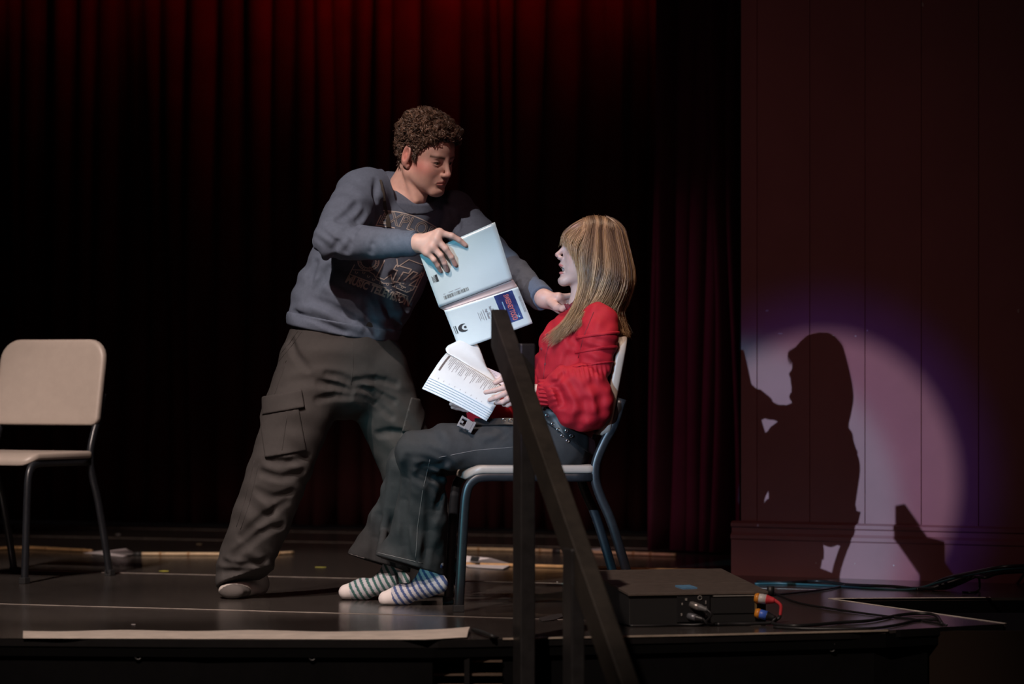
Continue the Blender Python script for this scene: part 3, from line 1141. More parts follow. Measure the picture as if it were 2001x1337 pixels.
def loft(pts, As, Bs, lat, k=0.03):
    """elliptic tube: half width As along lat (one vector or one per point), half depth Bs across"""
    pts = [v3(p) for p in pts]
    n = len(pts)
    k = min(k, 0.008)
    lats = [v3(l) for l in lat] if hasattr(lat[0], '__len__') else [v3(lat)] * n

    def seg(i):
        a, b = pts[i], pts[i + 1]
        ba = b - a
        L2 = float(ba @ ba)
        ax = ba / math.sqrt(L2)
        l = (lats[i] + lats[i + 1]) / 2
        l = l - ax * (l @ ax)
        l = l / np.linalg.norm(l)
        fr = np.cross(ax, l)

        def f(p):
            q = p - a
            t = np.clip((q @ ba) / L2, 0, 1)
            q = q - t[:, None] * ba
            A = As[i] + (As[i + 1] - As[i]) * t
            B = Bs[i] + (Bs[i + 1] - Bs[i]) * t
            C = np.minimum(A, B)
            x, y, z = q @ l, q @ fr, q @ ax
            k0 = np.sqrt((x / A) ** 2 + (y / B) ** 2 + (z / C) ** 2)
            k1 = np.sqrt((x / A ** 2) ** 2 + (y / B ** 2) ** 2 + (z / C ** 2) ** 2) + 1e-9
            return k0 * (k0 - 1) / k1
        return f
    fs = [seg(i) for i in range(n - 1)]

    def f(p):
        d = fs[0](p)
        for g in fs[1:]:
            d = smin(d, g(p), k)
        return d
    return f


def U(k, *fs):
    def f(p):
        d = fs[0](p)
        for g in fs[1:]:
            d = smin(d, g(p), k)
        return d
    return f


def cut(f, g, k=0.004):
    return lambda p: smax(f(p), -g(p), k)


def inter(f, g, k=0.002):
    return lambda p: smax(f(p), g(p), k)


def grow(f, d):
    return lambda p: f(p) - d


def warp(f, *ds):
    def g(p):
        d = f(p)
        for h in ds:
            d = d - h(p)
        return d
    return g


def wr(c, n, wl, amp, R, bend=0.0, bdir=(0, 0, 1), sharp=0.0, ph=0.0):
    """cloth wrinkles: waves along n about c fading over R (number or (rx, ry, rz))"""
    c, n, bdir = v3(c), v3(n), v3(bdir)
    n = n / np.linalg.norm(n)
    R = v3(R) if hasattr(R, '__len__') else v3((R, R, R))

    def f(p):
        q = p - c
        e = ((q / R) ** 2).sum(axis=1)
        out = np.zeros(len(p), F4)
        w_ = e < 5
        if w_.any():
            q = q[w_]
            x = q @ n + bend * (q @ bdir) ** 2
            s = np.sin(x * F4(2 * math.pi / wl) + ph + 1.3 * np.sin((q @ bdir) * F4(9.0 / max(R.max(), 0.02) * 0.35)))
            out[w_] = amp * np.exp(-e[w_]) * s
        return out
    return f


def pnoise(scale, amp, seed, n=9, aniso=(1, 1, 1)):
    rs = np.random.RandomState(seed)
    D = v3(rs.normal(size=(n, 3)) * np.array(aniso))
    D /= np.linalg.norm(D / v3(aniso), axis=1)[:, None] + 1e-6
    ph = v3(rs.uniform(0, 6.28, n))
    sc = v3(rs.uniform(0.6, 1.6, n) / scale)

    def f(p):
        x = (p @ D.T) * sc * 6.28 + ph
        return amp * np.sin(x).sum(axis=1) / math.sqrt(n)
    return f


def trace(f, px, py, y0=11.5, y1=13.2):
    """first point of the field's surface on the line of sight of a pixel"""
    ys = np.linspace(y0, y1, 340)
    p = np.stack([(px - 1000.5) / FPX * ys, ys, HC - (py - HZ) / FPX * ys], 1).astype(F4)
    d = f(p)
    k = np.argmax(d < 0)
    return p[k].astype(float) if d[k] < 0 else None


def creases(f, items, k=0.016):
    """soft valleys (depth > 0) or ridges (depth < 0) pressed into a field along pixel paths"""
    ops = []
    for pts, r, depth in items:
        q, rr = [], []
        pp = spline([np.array((a, b, 0.0)) for a, b in pts], 2)
        for i, p in enumerate(pp):
            h = trace(f, p[0], p[1])
            if h is not None:
                t = i / (len(pp) - 1)
                e = math.sin(math.pi * (0.12 + 0.76 * t))
                off = (r - depth * e) if depth > 0 else (-r - depth * e)
                q.append(h + np.array((0, -off, 0)))
                rr.append(r)
        if len(q) > 1:
            q = np.array(q)
            c = v3((q.min(0) + q.max(0)) / 2)
            R = float(np.linalg.norm(q - c, axis=1).max()) + r + k + 0.012
            ops.append((chain(q, rr, 0.003), c, R * R, depth > 0))

    def g(p):
        d = f(p)
        for h, c, R2, cutit in ops:
            m = ((p - c) ** 2).sum(1) < R2
            if m.any():
                e = h(p[m])
                d[m] = smax(d[m], -e, k) if cutit else smin(d[m], e, k)
        return d
    return g


def surf(f, lo, hi, h, newton=1):
    """sparse surface nets of f in the box lo..hi with cell size h -> V, Q"""
    lo, hi = np.array(lo, float), np.array(hi, float)
    B = 8
    nb = np.ceil((hi - lo) / (h * B)).astype(int)
    n = nb * B + 1
    g = [lo[i] + (np.arange(nb[i]) + 0.5) * h * B for i in range(3)]
    C = np.stack(np.meshgrid(*g, indexing='ij'), -1).reshape(-1, 3).astype(F4)
    dc = f(C)
    rad = h * B * 0.87 * 1.5 + 0.008
    act = np.abs(dc) < rad
    D = np.where(dc < 0, F4(-1), F4(1)).reshape(nb)
    D = np.repeat(np.repeat(np.repeat(D, B, 0), B, 1), B, 2)
    bi = np.argwhere(act.reshape(nb))
    lg = np.stack(np.meshgrid(*[np.arange(B)] * 3, indexing='ij'), -1).reshape(-1, 3)
    CH = 400
    for s in range(0, len(bi), CH):
        b = bi[s:s + CH]
        ijk = (b[:, None, :] * B + lg[None]).reshape(-1, 3)
        pts = (lo + ijk * h).astype(F4)
        D[ijk[:, 0], ijk[:, 1], ijk[:, 2]] = f(pts)
    S = D < 0
    nx, ny, nz = S.shape
    cnt = np.zeros((nx - 1, ny - 1, nz - 1), np.int8)
    for a in (0, 1):
        for b in (0, 1):
            for c in (0, 1):
                cnt += S[a:nx - 1 + a, b:ny - 1 + b, c:nz - 1 + c]
    mix = (cnt > 0) & (cnt < 8)
    idx = np.argwhere(mix)
    vid = np.full(mix.shape, -1, np.int32)
    vid[mix] = np.arange(len(idx))
    acc = np.zeros((len(idx), 3), F4)
    num = np.zeros(len(idx), F4)
    cor = {}
    for a in (0, 1):
        for b in (0, 1):
            for c in (0, 1):
                cor[a, b, c] = D[idx[:, 0] + a, idx[:, 1] + b, idx[:, 2] + c]
    for ax in range(3):
        for u in (0, 1):
            for v in (0, 1):
                p0 = [0, 0, 0]
                o = [i for i in range(3) if i != ax]
                p0[o[0]], p0[o[1]] = u, v
                p1 = list(p0)
                p1[ax] = 1
                d0, d1 = cor[tuple(p0)], cor[tuple(p1)]
                x = (d0 < 0) != (d1 < 0)
                t = np.where(x, d0 / np.where(x, d0 - d1, 1), 0)
                e = np.tile(np.array(p0, F4), (len(idx), 1))
                e[:, ax] = t
                acc += e * x[:, None]
                num += x
    V = (lo + (idx + acc / np.maximum(num, 1)[:, None]) * h).astype(F4)
    quads = []
    for ax in range(3):
        o = [(1, 2), (2, 0), (0, 1)][ax]
        sl0 = [slice(1, -1)] * 3
        sl1 = [slice(1, -1)] * 3
        sl0[ax] = slice(0, -1)
        sl1[ax] = slice(1, None)
        A, Bm = S[tuple(sl0)], S[tuple(sl1)]
        e = np.argwhere(A != Bm)
        if not len(e):
            continue
        neg = A[e[:, 0], e[:, 1], e[:, 2]]
        e = e + 1
        e[:, ax] -= 1
        q = []
        for u, v in ((-1, -1), (0, -1), (0, 0), (-1, 0)):
            k = e.copy()
            k[:, o[0]] += u
            k[:, o[1]] += v
            q.append(vid[k[:, 0], k[:, 1], k[:, 2]])
        q = np.stack(q, 1)
        q = np.where(neg[:, None], q, q[:, ::-1])
        quads.append(q[(q >= 0).all(axis=1)])
    Q = np.concatenate(quads)
    for _ in range(newton):
        e = F4(h * 0.35)
        d = f(V)
        g = np.stack([f(V + v3((e if i == 0 else 0, e if i == 1 else 0, e if i == 2 else 0))) - d for i in range(3)], 1) / e
        gg = (g * g).sum(1) + 1e-6
        st = g * (d / gg)[:, None]
        ln = np.linalg.norm(st, axis=1)
        st *= np.minimum(1, h * 0.6 / (ln + 1e-9))[:, None]
        V = V - st
    return V, Q


def solid(name, f, lo, hi, h, m, parent, colors=None, newton=1):
    V, Q = surf(f, lo, hi, h, newton)
    me = mesh_np(name, V, Q, colors=None if colors is None else colors(V))
    o = link(name, me, m, parent, True)
    return o


def merge(*parts):
    Vs, Qs, n = [], [], 0
    for V, Q in parts:
        Vs.append(V)
        Qs.append(Q + n)
        n += len(V)
    return np.concatenate(Vs), np.concatenate(Qs)


def bbox(*pts, pad=0.1):
    a = np.array(pts)
    return a.min(0) - pad, a.max(0) + pad


# ------------------------------------------------------------------ a head in its own space: +x its right, +y forward, +z up; ear to ear midpoint = 0


def frame(phi, pitch, roll=0.0):
    """columns = local axes in world; phi = turn from facing the camera towards image right; pitch < 0 looks down"""
    f = np.array((math.sin(phi) * math.cos(pitch), -math.cos(phi) * math.cos(pitch), math.sin(pitch)))
    r = np.array((-math.cos(phi), -math.sin(phi), 0))
    u = np.cross(r, f)
    r2 = r * math.cos(roll) + u * math.sin(roll)
    u2 = -r * math.sin(roll) + u * math.cos(roll)
    return np.stack([r2, f, u2], 1)


def head_field(male=True, mouth=0.0):
    wj = 1.0 if male else 0.90
    fs = []
    f = ell((0, -0.014, 0.034), (0.0745, 0.094, 0.083))
    face = ell((0, 0.030, -0.020), (0.060 * (0.5 + 0.5 * wj), 0.062, 0.082))
    md = -0.012 * mouth
    jaw = U(0.02, rc((0.050 * wj, -0.002, -0.058), (0.016, 0.074, -0.094 + md), 0.019, 0.016), rc((-0.050 * wj, -0.002, -0.058), (-0.016, 0.074, -0.094 + md), 0.019, 0.016),
            ell((0, 0.078, -0.093 + md), (0.020, 0.0155, 0.016)))
    chk = U(0.02, ell((0.040, 0.053, -0.030), (0.023, 0.025, 0.024)), ell((-0.040, 0.053, -0.030), (0.023, 0.025, 0.024)),
            ell((0.034, 0.052, -0.058), (0.020, 0.022, 0.024)), ell((-0.034, 0.052, -0.058), (0.020, 0.022, 0.024)))
    brow = rc((-0.034, 0.076, 0.020), (0.034, 0.076, 0.020), 0.0125)
    fore = ell((0, 0.042, 0.046), (0.058, 0.047, 0.045))
    base = U(0.028, f, face, jaw, chk, fore)
    base = U(0.014, base, brow)
    # eye sockets
    base = cut(base, U(0.004, ell((0.0315, 0.0985, 0.003), (0.0165, 0.016, 0.0095)), ell((-0.0315, 0.0985, 0.003), (0.0165, 0.016, 0.0095))), 0.016)
    if male:
        nose = U(0.008, rc((0, 0.0905, 0.012), (0, 0.1115, -0.027), 0.0062, 0.0086), ell((0, 0.1105, -0.0295), (0.0098, 0.0080, 0.0078)))
    else:
        nose = U(0.008, rc((0, 0.089, 0.010), (0, 0.1105, -0.024), 0.0055, 0.0075), ell((0, 0.1105, -0.0255), (0.0080, 0.0075, 0.0072)))
    ala = U(0.002, ell((0.0105, 0.101, -0.0335), (0.0065, 0.009, 0.0065)), ell((-0.0105, 0.101, -0.0335), (0.0065, 0.009, 0.0065)))
    base = U(0.013, base, nose)
    base = U(0.006, base, ala)
    base = cut(base, U(0.001, ell((0.0056, 0.104, -0.0405), (0.0024, 0.0038, 0.0028)), ell((-0.0056, 0.104, -0.0405), (0.0024, 0.0038, 0.0028))), 0.003)
    # muzzle and lips
    base = U(0.014, base, ell((0, 0.076, -0.056), (0.026, 0.022, 0.022)))
    zl = -0.0605
    up = U(0.006, rc((0.0225, 0.0855, zl - 0.0030), (0.006, 0.0965, zl + 0.0045), 0.0022, 0.0044), rc((-0.0225, 0.0855, zl - 0.0030), (-0.006, 0.0965, zl + 0.0045), 0.0022, 0.0044))
    zo = zl - 0.0045 - 0.016 * mouth
    lo = U(0.006, rc((0.0215, 0.0850, zo + 0.0005), (0.005, 0.0950 - 0.004 * mouth, zo - 0.001), 0.0022, 0.0052), rc((-0.0215, 0.0850, zo + 0.0005), (-0.005, 0.0950 - 0.004 * mouth, zo - 0.001), 0.0022, 0.0052))
    base = U(0.006, base, up)
    base = U(0.006, base, lo)
    base = cut(base, ell((0, 0.098, zo - 0.0135), (0.018, 0.006, 0.004)), 0.008)
    if mouth > 0:
        base = cut(base, ell((0, 0.088, (zl + zo) / 2 + 0.0005), (0.0205, 0.034, 0.0085)), 0.003)
    else:
        base = cut(base, U(0.001, rc((0.021, 0.092, zl - 0.0040), (0, 0.1035, zl + 0.0002), 0.0011), rc((-0.021, 0.092, zl - 0.0040), (0, 0.1035, zl + 0.0002), 0.0011)), 0.0035)
    # eyelids over the eyeballs
    for s in (-1, 1):
        c = np.array((0.0315 * s, 0.0735, 0.003))
        lid = sph(c, 0.0150)
        slit = ell(c + np.array((0.001 * s, 0.012, -0.0012)), (0.0132, 0.010, 0.0046 if male else 0.004))
        lid = cut(lid, slit, 0.0015)
        lid = cut(lid, sph(c, 0.0118), 0.0005)
        base = U(0.005, base, lid)
        base = cut(base, sph(c + np.array((0, 0.001, 0)), 0.0122), 0.0004) if False else base
        base = cut(base, slit, 0.0015)
    # ears
    for s in (-1, 1):
        Me = np.stack([np.array((math.cos(0.35), 0.35 * -s * 0.9, 0)), np.array((0.33 * s, 0.94, -0.15)), np.array((0, 0.16, 0.98))])
        e = ell((0.0775 * s, -0.015, 0.000), (0.0100, 0.0220, 0.0375), Me)
        e = U(0.006, e, ell((0.073 * s, -0.006, -0.031), (0.007, 0.009, 0.011)))
        e = cut(e, ell((0.0885 * s, -0.012, 0.006), (0.0100, 0.0130, 0.024), Me), 0.004)
        e = U(0.004, e, ell((0.0775 * s, -0.015, -0.006), (0.0045, 0.0050, 0.013), Me))
        base = U(0.006, base, e)
    return base


def in_space(f, C, M, s=1.0):
    """move a local field into the world: centre C, columns of M the axes, uniform scale s"""
    C, M = v3(C), v3(M)
    return lambda p: f(((p - C) @ M) / F4(s)) * F4(s)


def place_head(local_pt, pix, Y, M, s=1.0):
    """centre so that local_pt shows at pixel pix when the head centre is at depth Y"""
    off = (M @ np.array(local_pt)) * s
    w = P(pix[0], pix[1], Y + off[1])
    return w - off


SKIN = np.array((0.60, 0.36, 0.285))


def gauss(q, c, r):
    return np.exp(-(((q - v3(c)) / v3(r)) ** 2).sum(1))


def skin_colors(C, M, s, male, mouth=0.0):
    C, M = v3(C), v3(M)
    rs = pnoise(0.02, 0.03, 3)

    def fn(V):
        q = ((V - C) @ M) / s
        base = np.array((0.60, 0.365, 0.305)) if male else np.array((0.58, 0.40, 0.35))
        c = np.tile(base, (len(V), 1)) * (1 + rs(V))[:, None]

        def mixin(col, w):
            nonlocal c
            w = np.clip(w, 0, 1)[:, None]
            c = c * (1 - w) + np.array(col) * w
        xs = np.abs(q[:, 0])
        qa = np.stack([xs, q[:, 1], q[:, 2]], 1)
        # flush
        mixin((0.60, 0.20, 0.17), 0.75 * gauss(qa, (0.058, 0.045, -0.020), (0.028, 0.05, 0.026)) * (1 if male else 0.45))
        mixin((0.62, 0.20, 0.17), 0.5 * gauss(qa, (0.0, 0.117, -0.028), (0.014, 0.012, 0.012)))
        mixin((0.66, 0.22, 0.18), 0.7 * gauss(qa, (0.082, -0.014, 0.0), (0.014, 0.024, 0.04)))
        # lips
        zl = -0.0605
        zo = zl - 0.0045 - 0.016 * mouth
        lip = (q[:, 1] > 0.080) & (xs < 0.024)
        up = np.abs(q[:, 2] - (zl + 0.0035 * (1 - xs / 0.024))) < 0.0052 * (1 - (xs / 0.0245) ** 2) + 0.0008
        lw = np.abs(q[:, 2] - (zo - 0.0010)) < 0.0056 * (1 - (xs / 0.0235) ** 2) + 0.0005
        mixin((0.44, 0.15, 0.14) if male else (0.55, 0.15, 0.14), 0.85 * (lip & (up | lw)))
        if mouth > 0:
            ins = (xs < 0.019) & (q[:, 2] < zl + 0.001) & (q[:, 2] > zo + 0.003) & (q[:, 1] < 0.0905)& (q[:, 1] > 0.03)
            mixin((0.05, 0.012, 0.012), 1.0 * ins)
        # brows
        bz = 0.0200 + 0.004 * np.sin(np.clip((xs - 0.010) / 0.042, 0, 1) * 2.6)
        br = np.exp(-((q[:, 2] - bz) / (0.0048 if male else 0.003)) ** 2) * (xs > 0.011) * (xs < 0.055) * (q[:, 1] > 0.03)
        mixin((0.05, 0.028, 0.02) if male else (0.20, 0.11, 0.06), (0.9 if male else 0.6) * br)
        # lash line
        ex = (xs - 0.0325) / 0.0145
        ring = np.sqrt(ex ** 2 + ((q[:, 2] - 0.0018) / 0.0062) ** 2)
        mixin((0.06, 0.035, 0.03), 0.75 * np.exp(-((ring - 0.95) / 0.22) ** 2) * (q[:, 2] > 0.001) * (q[:, 1] > 0.07))
        mixin((0.42, 0.20, 0.17), 0.35 * gauss(qa, (0.0315, 0.085, 0.0), (0.02, 0.02, 0.014)))
        if male:   # beard shade of the jaw
            mixin((0.36, 0.20, 0.16), 0.22 * gauss(qa, (0.0, 0.09, -0.075), (0.03, 0.03, 0.02)))
        return np.clip(c, 0, 1)
    return fn


def eye(parent, C, M, s, local, look=(0, 1, -0.1)):
    C = np.array(C)
    loc = np.array(local)
    r = 0.0121
    bm = bmesh.new()
    bmesh.ops.create_uvsphere(bm, u_segments=20, v_segments=14, radius=r)
    me = bpy.data.meshes.new('eye')
    bm.to_mesh(me)
    bm.free()
    co = np.array([v.co[:] for v in me.vertices])
    lk = np.array(look, float)
    lk /= np.linalg.norm(lk)
    ca = (co / r) @ lk
    col = np.tile(np.array((0.62, 0.58, 0.56)), (len(co), 1))
    col[ca > 0.86] = (0.075, 0.045, 0.025)
    col[ca > 0.965] = (0.005, 0.005, 0.005)
    W = C + ((co + loc) * s) @ M.T
    me.vertices.foreach_set('co', W.astype(F4).ravel())
    a = me.color_attributes.new('Col', 'FLOAT_COLOR', 'POINT')
    a.data.foreach_set('color', np.concatenate([col, np.ones((len(col), 1))], 1).astype(F4).ravel())
    for f in me.polygons:
        f.use_smooth = True
    return link('eye', me, mat('eye_wet', (1, 1, 1), 0.08, attr='Col'), parent, True)


def tubes_np(paths, radii, seg=3, taper=True):
    """many tubes at once: paths (N, K, 3), radii (N,) -> V, Q, per-vertex strand index"""
    N, K, _ = paths.shape
    T = np.gradient(paths, axis=1)
    T /= np.linalg.norm(T, axis=2, keepdims=True) + 1e-9
    ref = np.array((0.31, 0.77, 0.55))
    A = np.cross(T, ref)
    A /= np.linalg.norm(A, axis=2, keepdims=True) + 1e-9
    Bv = np.cross(T, A)
    rr = radii[:, None] * np.ones((1, K))
    if taper:
        rr = rr * (1 - 0.75 * np.linspace(0, 1, K)[None] ** 3)
    V = np.empty((N, K, seg, 3))
    for k in range(seg):
        a = 2 * math.pi * k / seg
        V[:, :, k] = paths + rr[..., None] * (math.cos(a) * A + math.sin(a) * Bv)
    base = (np.arange(N)[:, None, None] * K + np.arange(K - 1)[None, :, None]) * seg
    k = np.arange(seg)[None, None, :]
    k2 = (k + 1) % seg
    Q = np.stack([base + k, base + k2, base + seg + k2, base + seg + k], -1).reshape(-1, 4)
    sid = np.repeat(np.arange(N), K * seg)
    return V.reshape(-1, 3), Q, sid


def arr_spline(paths, n):
    """resample (N, K, 3) control points to n points by Catmull-Rom"""
    N, K, _ = paths.shape
    pad = np.concatenate([2 * paths[:, :1] - paths[:, 1:2], paths, 2 * paths[:, -1:] - paths[:, -2:-1]], 1)
    t = np.linspace(0, K - 1 - 1e-6, n)
    i = t.astype(int)
    u = (t - i)[None, :, None]
    p0, p1, p2, p3 = pad[:, i], pad[:, i + 1], pad[:, i + 2], pad[:, i + 3]
    return 0.5 * (2 * p1 + (-p0 + p2) * u + (2 * p0 - 5 * p1 + 4 * p2 - p3) * u * u + (-p0 + 3 * p1 - 3 * p2 + p3) * u ** 3)


class Caster:
    def __init__(s, *objs):
        bm = bmesh.new()
        V, F, n = [], [], 0
        for o in objs:
            V += [v.co[:] for v in o.data.vertices]
            F += [[i + n for i in p.vertices] for p in o.data.polygons]
            n = len(V)
        s.t = BVHTree.FromPolygons(V, F)

    def pix(s, px, py, lift=0.0008):
        """where the line of sight of pixel (px, py) first meets the cloth"""
        o = Vector((0, 0, HC))
        d = Vector(P(px, py, 1.0)) - o
        h = s.t.ray_cast(o, d.normalized(), 50)
        if h[0] is None:
            h2 = s.t.find_nearest(Vector(P(px, py, 12.3)))
            return np.array(h2[0] + h2[1] * lift)
        n = h[1]
        if n.dot(d) > 0:
            n = -n
        return np.array(h[0] + n * lift)
# ------------------------------------------------------------------ standing person
M_skin = mat('skin', (0.6, 0.36, 0.29), 0.48, attr='Col', sss=0.12, bump=0.06, bscale=600, spec=0.4)
M_sweat = mat('slate_sweatshirt', (0.102, 0.124, 0.172), 0.85, var=0.12, vscale=90, bump=0.25, bscale=900, sheen=0.15, spec=0.2)
M_rib = mat('slate_ribbing', (0.098, 0.119, 0.165), 0.85, var=0.15, vscale=140, bump=0.3, bscale=1200, spec=0.2)
M_cargo = mat('charcoal_cotton', (0.047, 0.043, 0.042), 0.8, var=0.12, vscale=60, bump=0.25, bscale=1100, spec=0.25)
M_seamd = mat('charcoal_seam', (0.032, 0.029, 0.028), 0.8)
M_sock = mat('sock_knit', (0.5, 0.5, 0.5), 0.9, attr='Col', bump=0.4, bscale=1400, spec=0.1)
M_hairm = mat('brown_curls', (0.05, 0.03, 0.02), 0.34, attr='Col', spec=0.8)
M_strap = mat('dark_lanyard', (0.035, 0.028, 0.022), 0.6, var=0.5, vscale=300)
M_ink = mat('pale_print', (0.58, 0.53, 0.49), 0.8)

man = empty('person', (-0.62, 12.45, 0))
tag(man, 'standing person in a slate printed sweatshirt and charcoal cargo trousers, holding up an open book', 'person')


def PZ(px, z, Y):
    return np.array(((px - 1000.5) / FPX * Y, Y, z))


mM = frame(R_(50), R_(-19), R_(-3))
mC = place_head((0, 0.1190, -0.028), (879, 343), 12.43, mM)
L2W = lambda q: mC + mM @ np.array(q)
neckb = P(793, 376, 12.49)
headf = in_space(head_field(True), mC, mM)
neck = U(0.02, rc(L2W((0, -0.030, -0.045)), neckb, 0.054, 0.058), rc(L2W((0, 0.004, -0.070)), P(811, 388, 12.445), 0.036, 0.036))
neck = U(0.012, neck, rc(L2W((0.056, -0.028, -0.045)), P(812, 392, 12.415), 0.012, 0.011))
chest0 = U(0.03, rc(P(745, 405, 12.44), P(850, 420, 12.58), 0.045), rc(neckb, P(755, 460, 12.49), 0.05, 0.09))
hd = U(0.013, headf, neck)
hd = U(0.04, hd, chest0)

# hands, in pixels and depth


def fingers(lst, r0=0.0088):
    fs = []
    for pts, rr in lst:
        fs.append(chain(pts, rr, 0.004))
    return U(0.003, *fs)


def hand_field(wrist, mcps, fing, thumb, rw=0.024, pr=0.0125):
    palm = [rc(wrist, m, rw * 0.62, pr) for m in mcps]
    for a, b in zip(mcps[:-1], mcps[1:]):
        palm.append(rc(a, b, pr * 0.86))
    pf = U(0.012, *palm)
    if thumb:
        pf = U(0.010, pf, chain(thumb, [0.015, 0.0125, 0.0095, 0.008][:len(thumb)], 0.006))
    return lambda p: smin(pf(p), fing(p), 0.006)


rw_ = P(816, 475, 11.995)
mc = [P(858, 455, 11.968), P(853, 468, 11.962), P(845, 482, 11.962), P(835, 493, 11.968)]
fr = fingers([
    ([mc[0], P(883, 461, 11.966), P(897, 469, 11.972), P(909, 479, 11.980)], [0.0115, 0.0094, 0.0084, 0.0072]),
    ([mc[1], P(871, 486, 11.958), P(882, 502, 11.968), P(889, 517, 11.984)], [0.0115, 0.0096, 0.0086, 0.0074]),
    ([mc[2], P(861, 499, 11.956), P(868.5, 514, 11.968), P(872, 528, 11.988)], [0.0110, 0.0093, 0.0083, 0.0072]),
    ([mc[3], P(848, 508, 11.962), P(855, 519, 11.974), P(860, 529, 11.990)], [0.0098, 0.0082, 0.0074, 0.0066])])
rhand = hand_field(rw_, mc, fr, [P(826, 484, 12.01), P(838, 500, 12.035), P(852, 506, 12.050)], 0.036, 0.0138)
rarm = rc(P(660, 476, 12.12), rw_, 0.036, 0.0235)
rh = U(0.018, rhand, rarm)
lw_ = P(1064, 584, 12.09)
lmc = [P(1091, 581, 12.055), P(1094, 588, 12.068), P(1095, 596, 12.075), P(1094, 604, 12.078)]
lf = fingers([
    ([lmc[0], P(1114, 579, 12.072), P(1132, 579, 12.080), P(1147, 580, 12.074)], [0.0115, 0.0094, 0.0084, 0.0072]),
    ([lmc[1], P(1118, 588, 12.082), P(1137, 588, 12.086), P(1153, 590, 12.078)], [0.0115, 0.0096, 0.0086, 0.0074]),
    ([lmc[2], P(1126, 598, 12.075), P(1142, 599, 12.08), P(1154, 600, 12.072)], [0.0110, 0.0093, 0.0083, 0.0072]),
    ([lmc[3], P(1120, 608, 12.075), P(1132, 610, 12.078), P(1142, 611, 12.072)], [0.0098, 0.0082, 0.0074, 0.0066])])
lhand = hand_field(lw_, lmc, lf, [P(1076, 590, 12.06), P(1088, 600, 12.02), P(1099, 603, 11.995), P(1108, 598, 11.980)], 0.036, 0.0138)
larm = rc(P(965, 505, 12.40), lw_, 0.036, 0.0245)
lh = U(0.018, lhand, larm)

bodyf = U(0.05, loft([P(672, 690, 12.45), P(690, 600, 12.46), P(745, 470, 12.49), P(775, 410, 12.5)], [0.14, 0.135, 0.145, 0.12], [0.10, 0.095, 0.10, 0.08], (0.82, 0.57, 0)),
          chain([P(620, 720, 12.42), P(548, 910, 12.40), P(485, 1110, 12.50)], [0.07, 0.05, 0.036]), chain([P(728, 720, 12.48), P(798, 900, 12.55), P(852, 1120, 12.66)], [0.07, 0.05, 0.036]),
          chain([P(700, 376, 12.34), P(648, 472, 12.15), P(700, 478, 12.10)], [0.045, 0.036, 0.034]), chain([P(880, 412, 12.66), P(965, 505, 12.40), P(990, 525, 12.33)], [0.045, 0.036, 0.034]))
nt_lo, nt_hi = bbox(mC, neckb, pad=0.135)
part1 = surf(hd, nt_lo, nt_hi, 0.0021)
part2 = surf(rh, *bbox(P(790, 440, 11.94), P(915, 535, 12.07), pad=0.02), 0.0020)
part3 = surf(lh, *bbox(P(1040, 560, 11.93), P(1160, 625, 12.12), pad=0.02), 0.0024)
part4 = surf(bodyf, *bbox(P(420, 1130, 12.3), P(1000, 380, 12.8), pad=0.09), 0.010, 0)
Vb, Qb = merge(part1, part2, part3, part4)
cf = skin_colors(mC, mM, 1.0, True)


def man_cols(V):
    c = cf(V)
    # knuckles and finger tips a little redder
    for q in mc[:4]:
        c = c * (1 - 0.35 * np.exp(-(((V - v3(q)) / 0.012) ** 2).sum(1)))[:, None] + np.array((0.62, 0.25, 0.2)) * (0.35 * np.exp(-(((V - v3(q)) / 0.012) ** 2).sum(1)))[:, None]
    for q in (P(910, 480, 12.0), P(889, 518, 11.975), P(872, 529, 11.962), P(860, 530, 11.96)):
        wgt = 0.5 * np.exp(-(((V - v3(q)) / 0.010) ** 2).sum(1))[:, None]
        c = c * (1 - wgt) + np.array((0.60, 0.24, 0.2)) * wgt
    return c


me = mesh_np('body', Vb, Qb, colors=man_cols(Vb))
link('body', me, M_skin, man, True)
for s in (-1, 1):
    eye(man, mC, mM, 1.0, (0.0315 * s, 0.0735, 0.003), (0.10, 1, -0.22))

# ---- sweatshirt
lat = (0.82, 0.57, 0)
tor = loft([P(668, 640, 12.455), P(680, 600, 12.46), P(716, 535, 12.475), P(755, 460, 12.50), P(782, 408, 12.51)], [0.196, 0.203, 0.206, 0.203, 0.155], [0.145, 0.148, 0.150, 0.143, 0.100], lat, 0.05)
yoke = U(0.05, rc(P(728, 368, 12.40), P(786, 362, 12.47), 0.052), rc(P(712, 378, 12.36), P(880, 415, 12.66), 0.066, 0.066), rc(P(790, 405, 12.50), P(801, 362, 12.475), 0.100, 0.064))
rsl = chain([P(706, 378, 12.35), P(676, 424, 12.24), P(651, 470, 12.150), P(735, 476, 12.070), P(806, 476, 12.012)], [0.079, 0.075, 0.064, 0.051, 0.040], 0.010)
lsl = chain([P(884, 420, 12.66), P(930, 465, 12.53), P(968, 508, 12.40), P(1010, 542, 12.27), P(1052, 578, 12.13)], [0.076, 0.070, 0.061, 0.052, 0.042], 0.010)
sw = U(0.045, tor, yoke)
sw = U(0.035, sw, rsl)
sw = U(0.035, sw, lsl)
nd = np.array((0.36, -0.50, 0.79))
ncn = P(803, 374, 12.465)
sw = cut(sw, lambda p: -plane(ncn, nd)(p) if False else smax(-plane(ncn, nd)(p), sph(ncn + nd * 0.03, 0.115)(p), 0.01), 0.004)
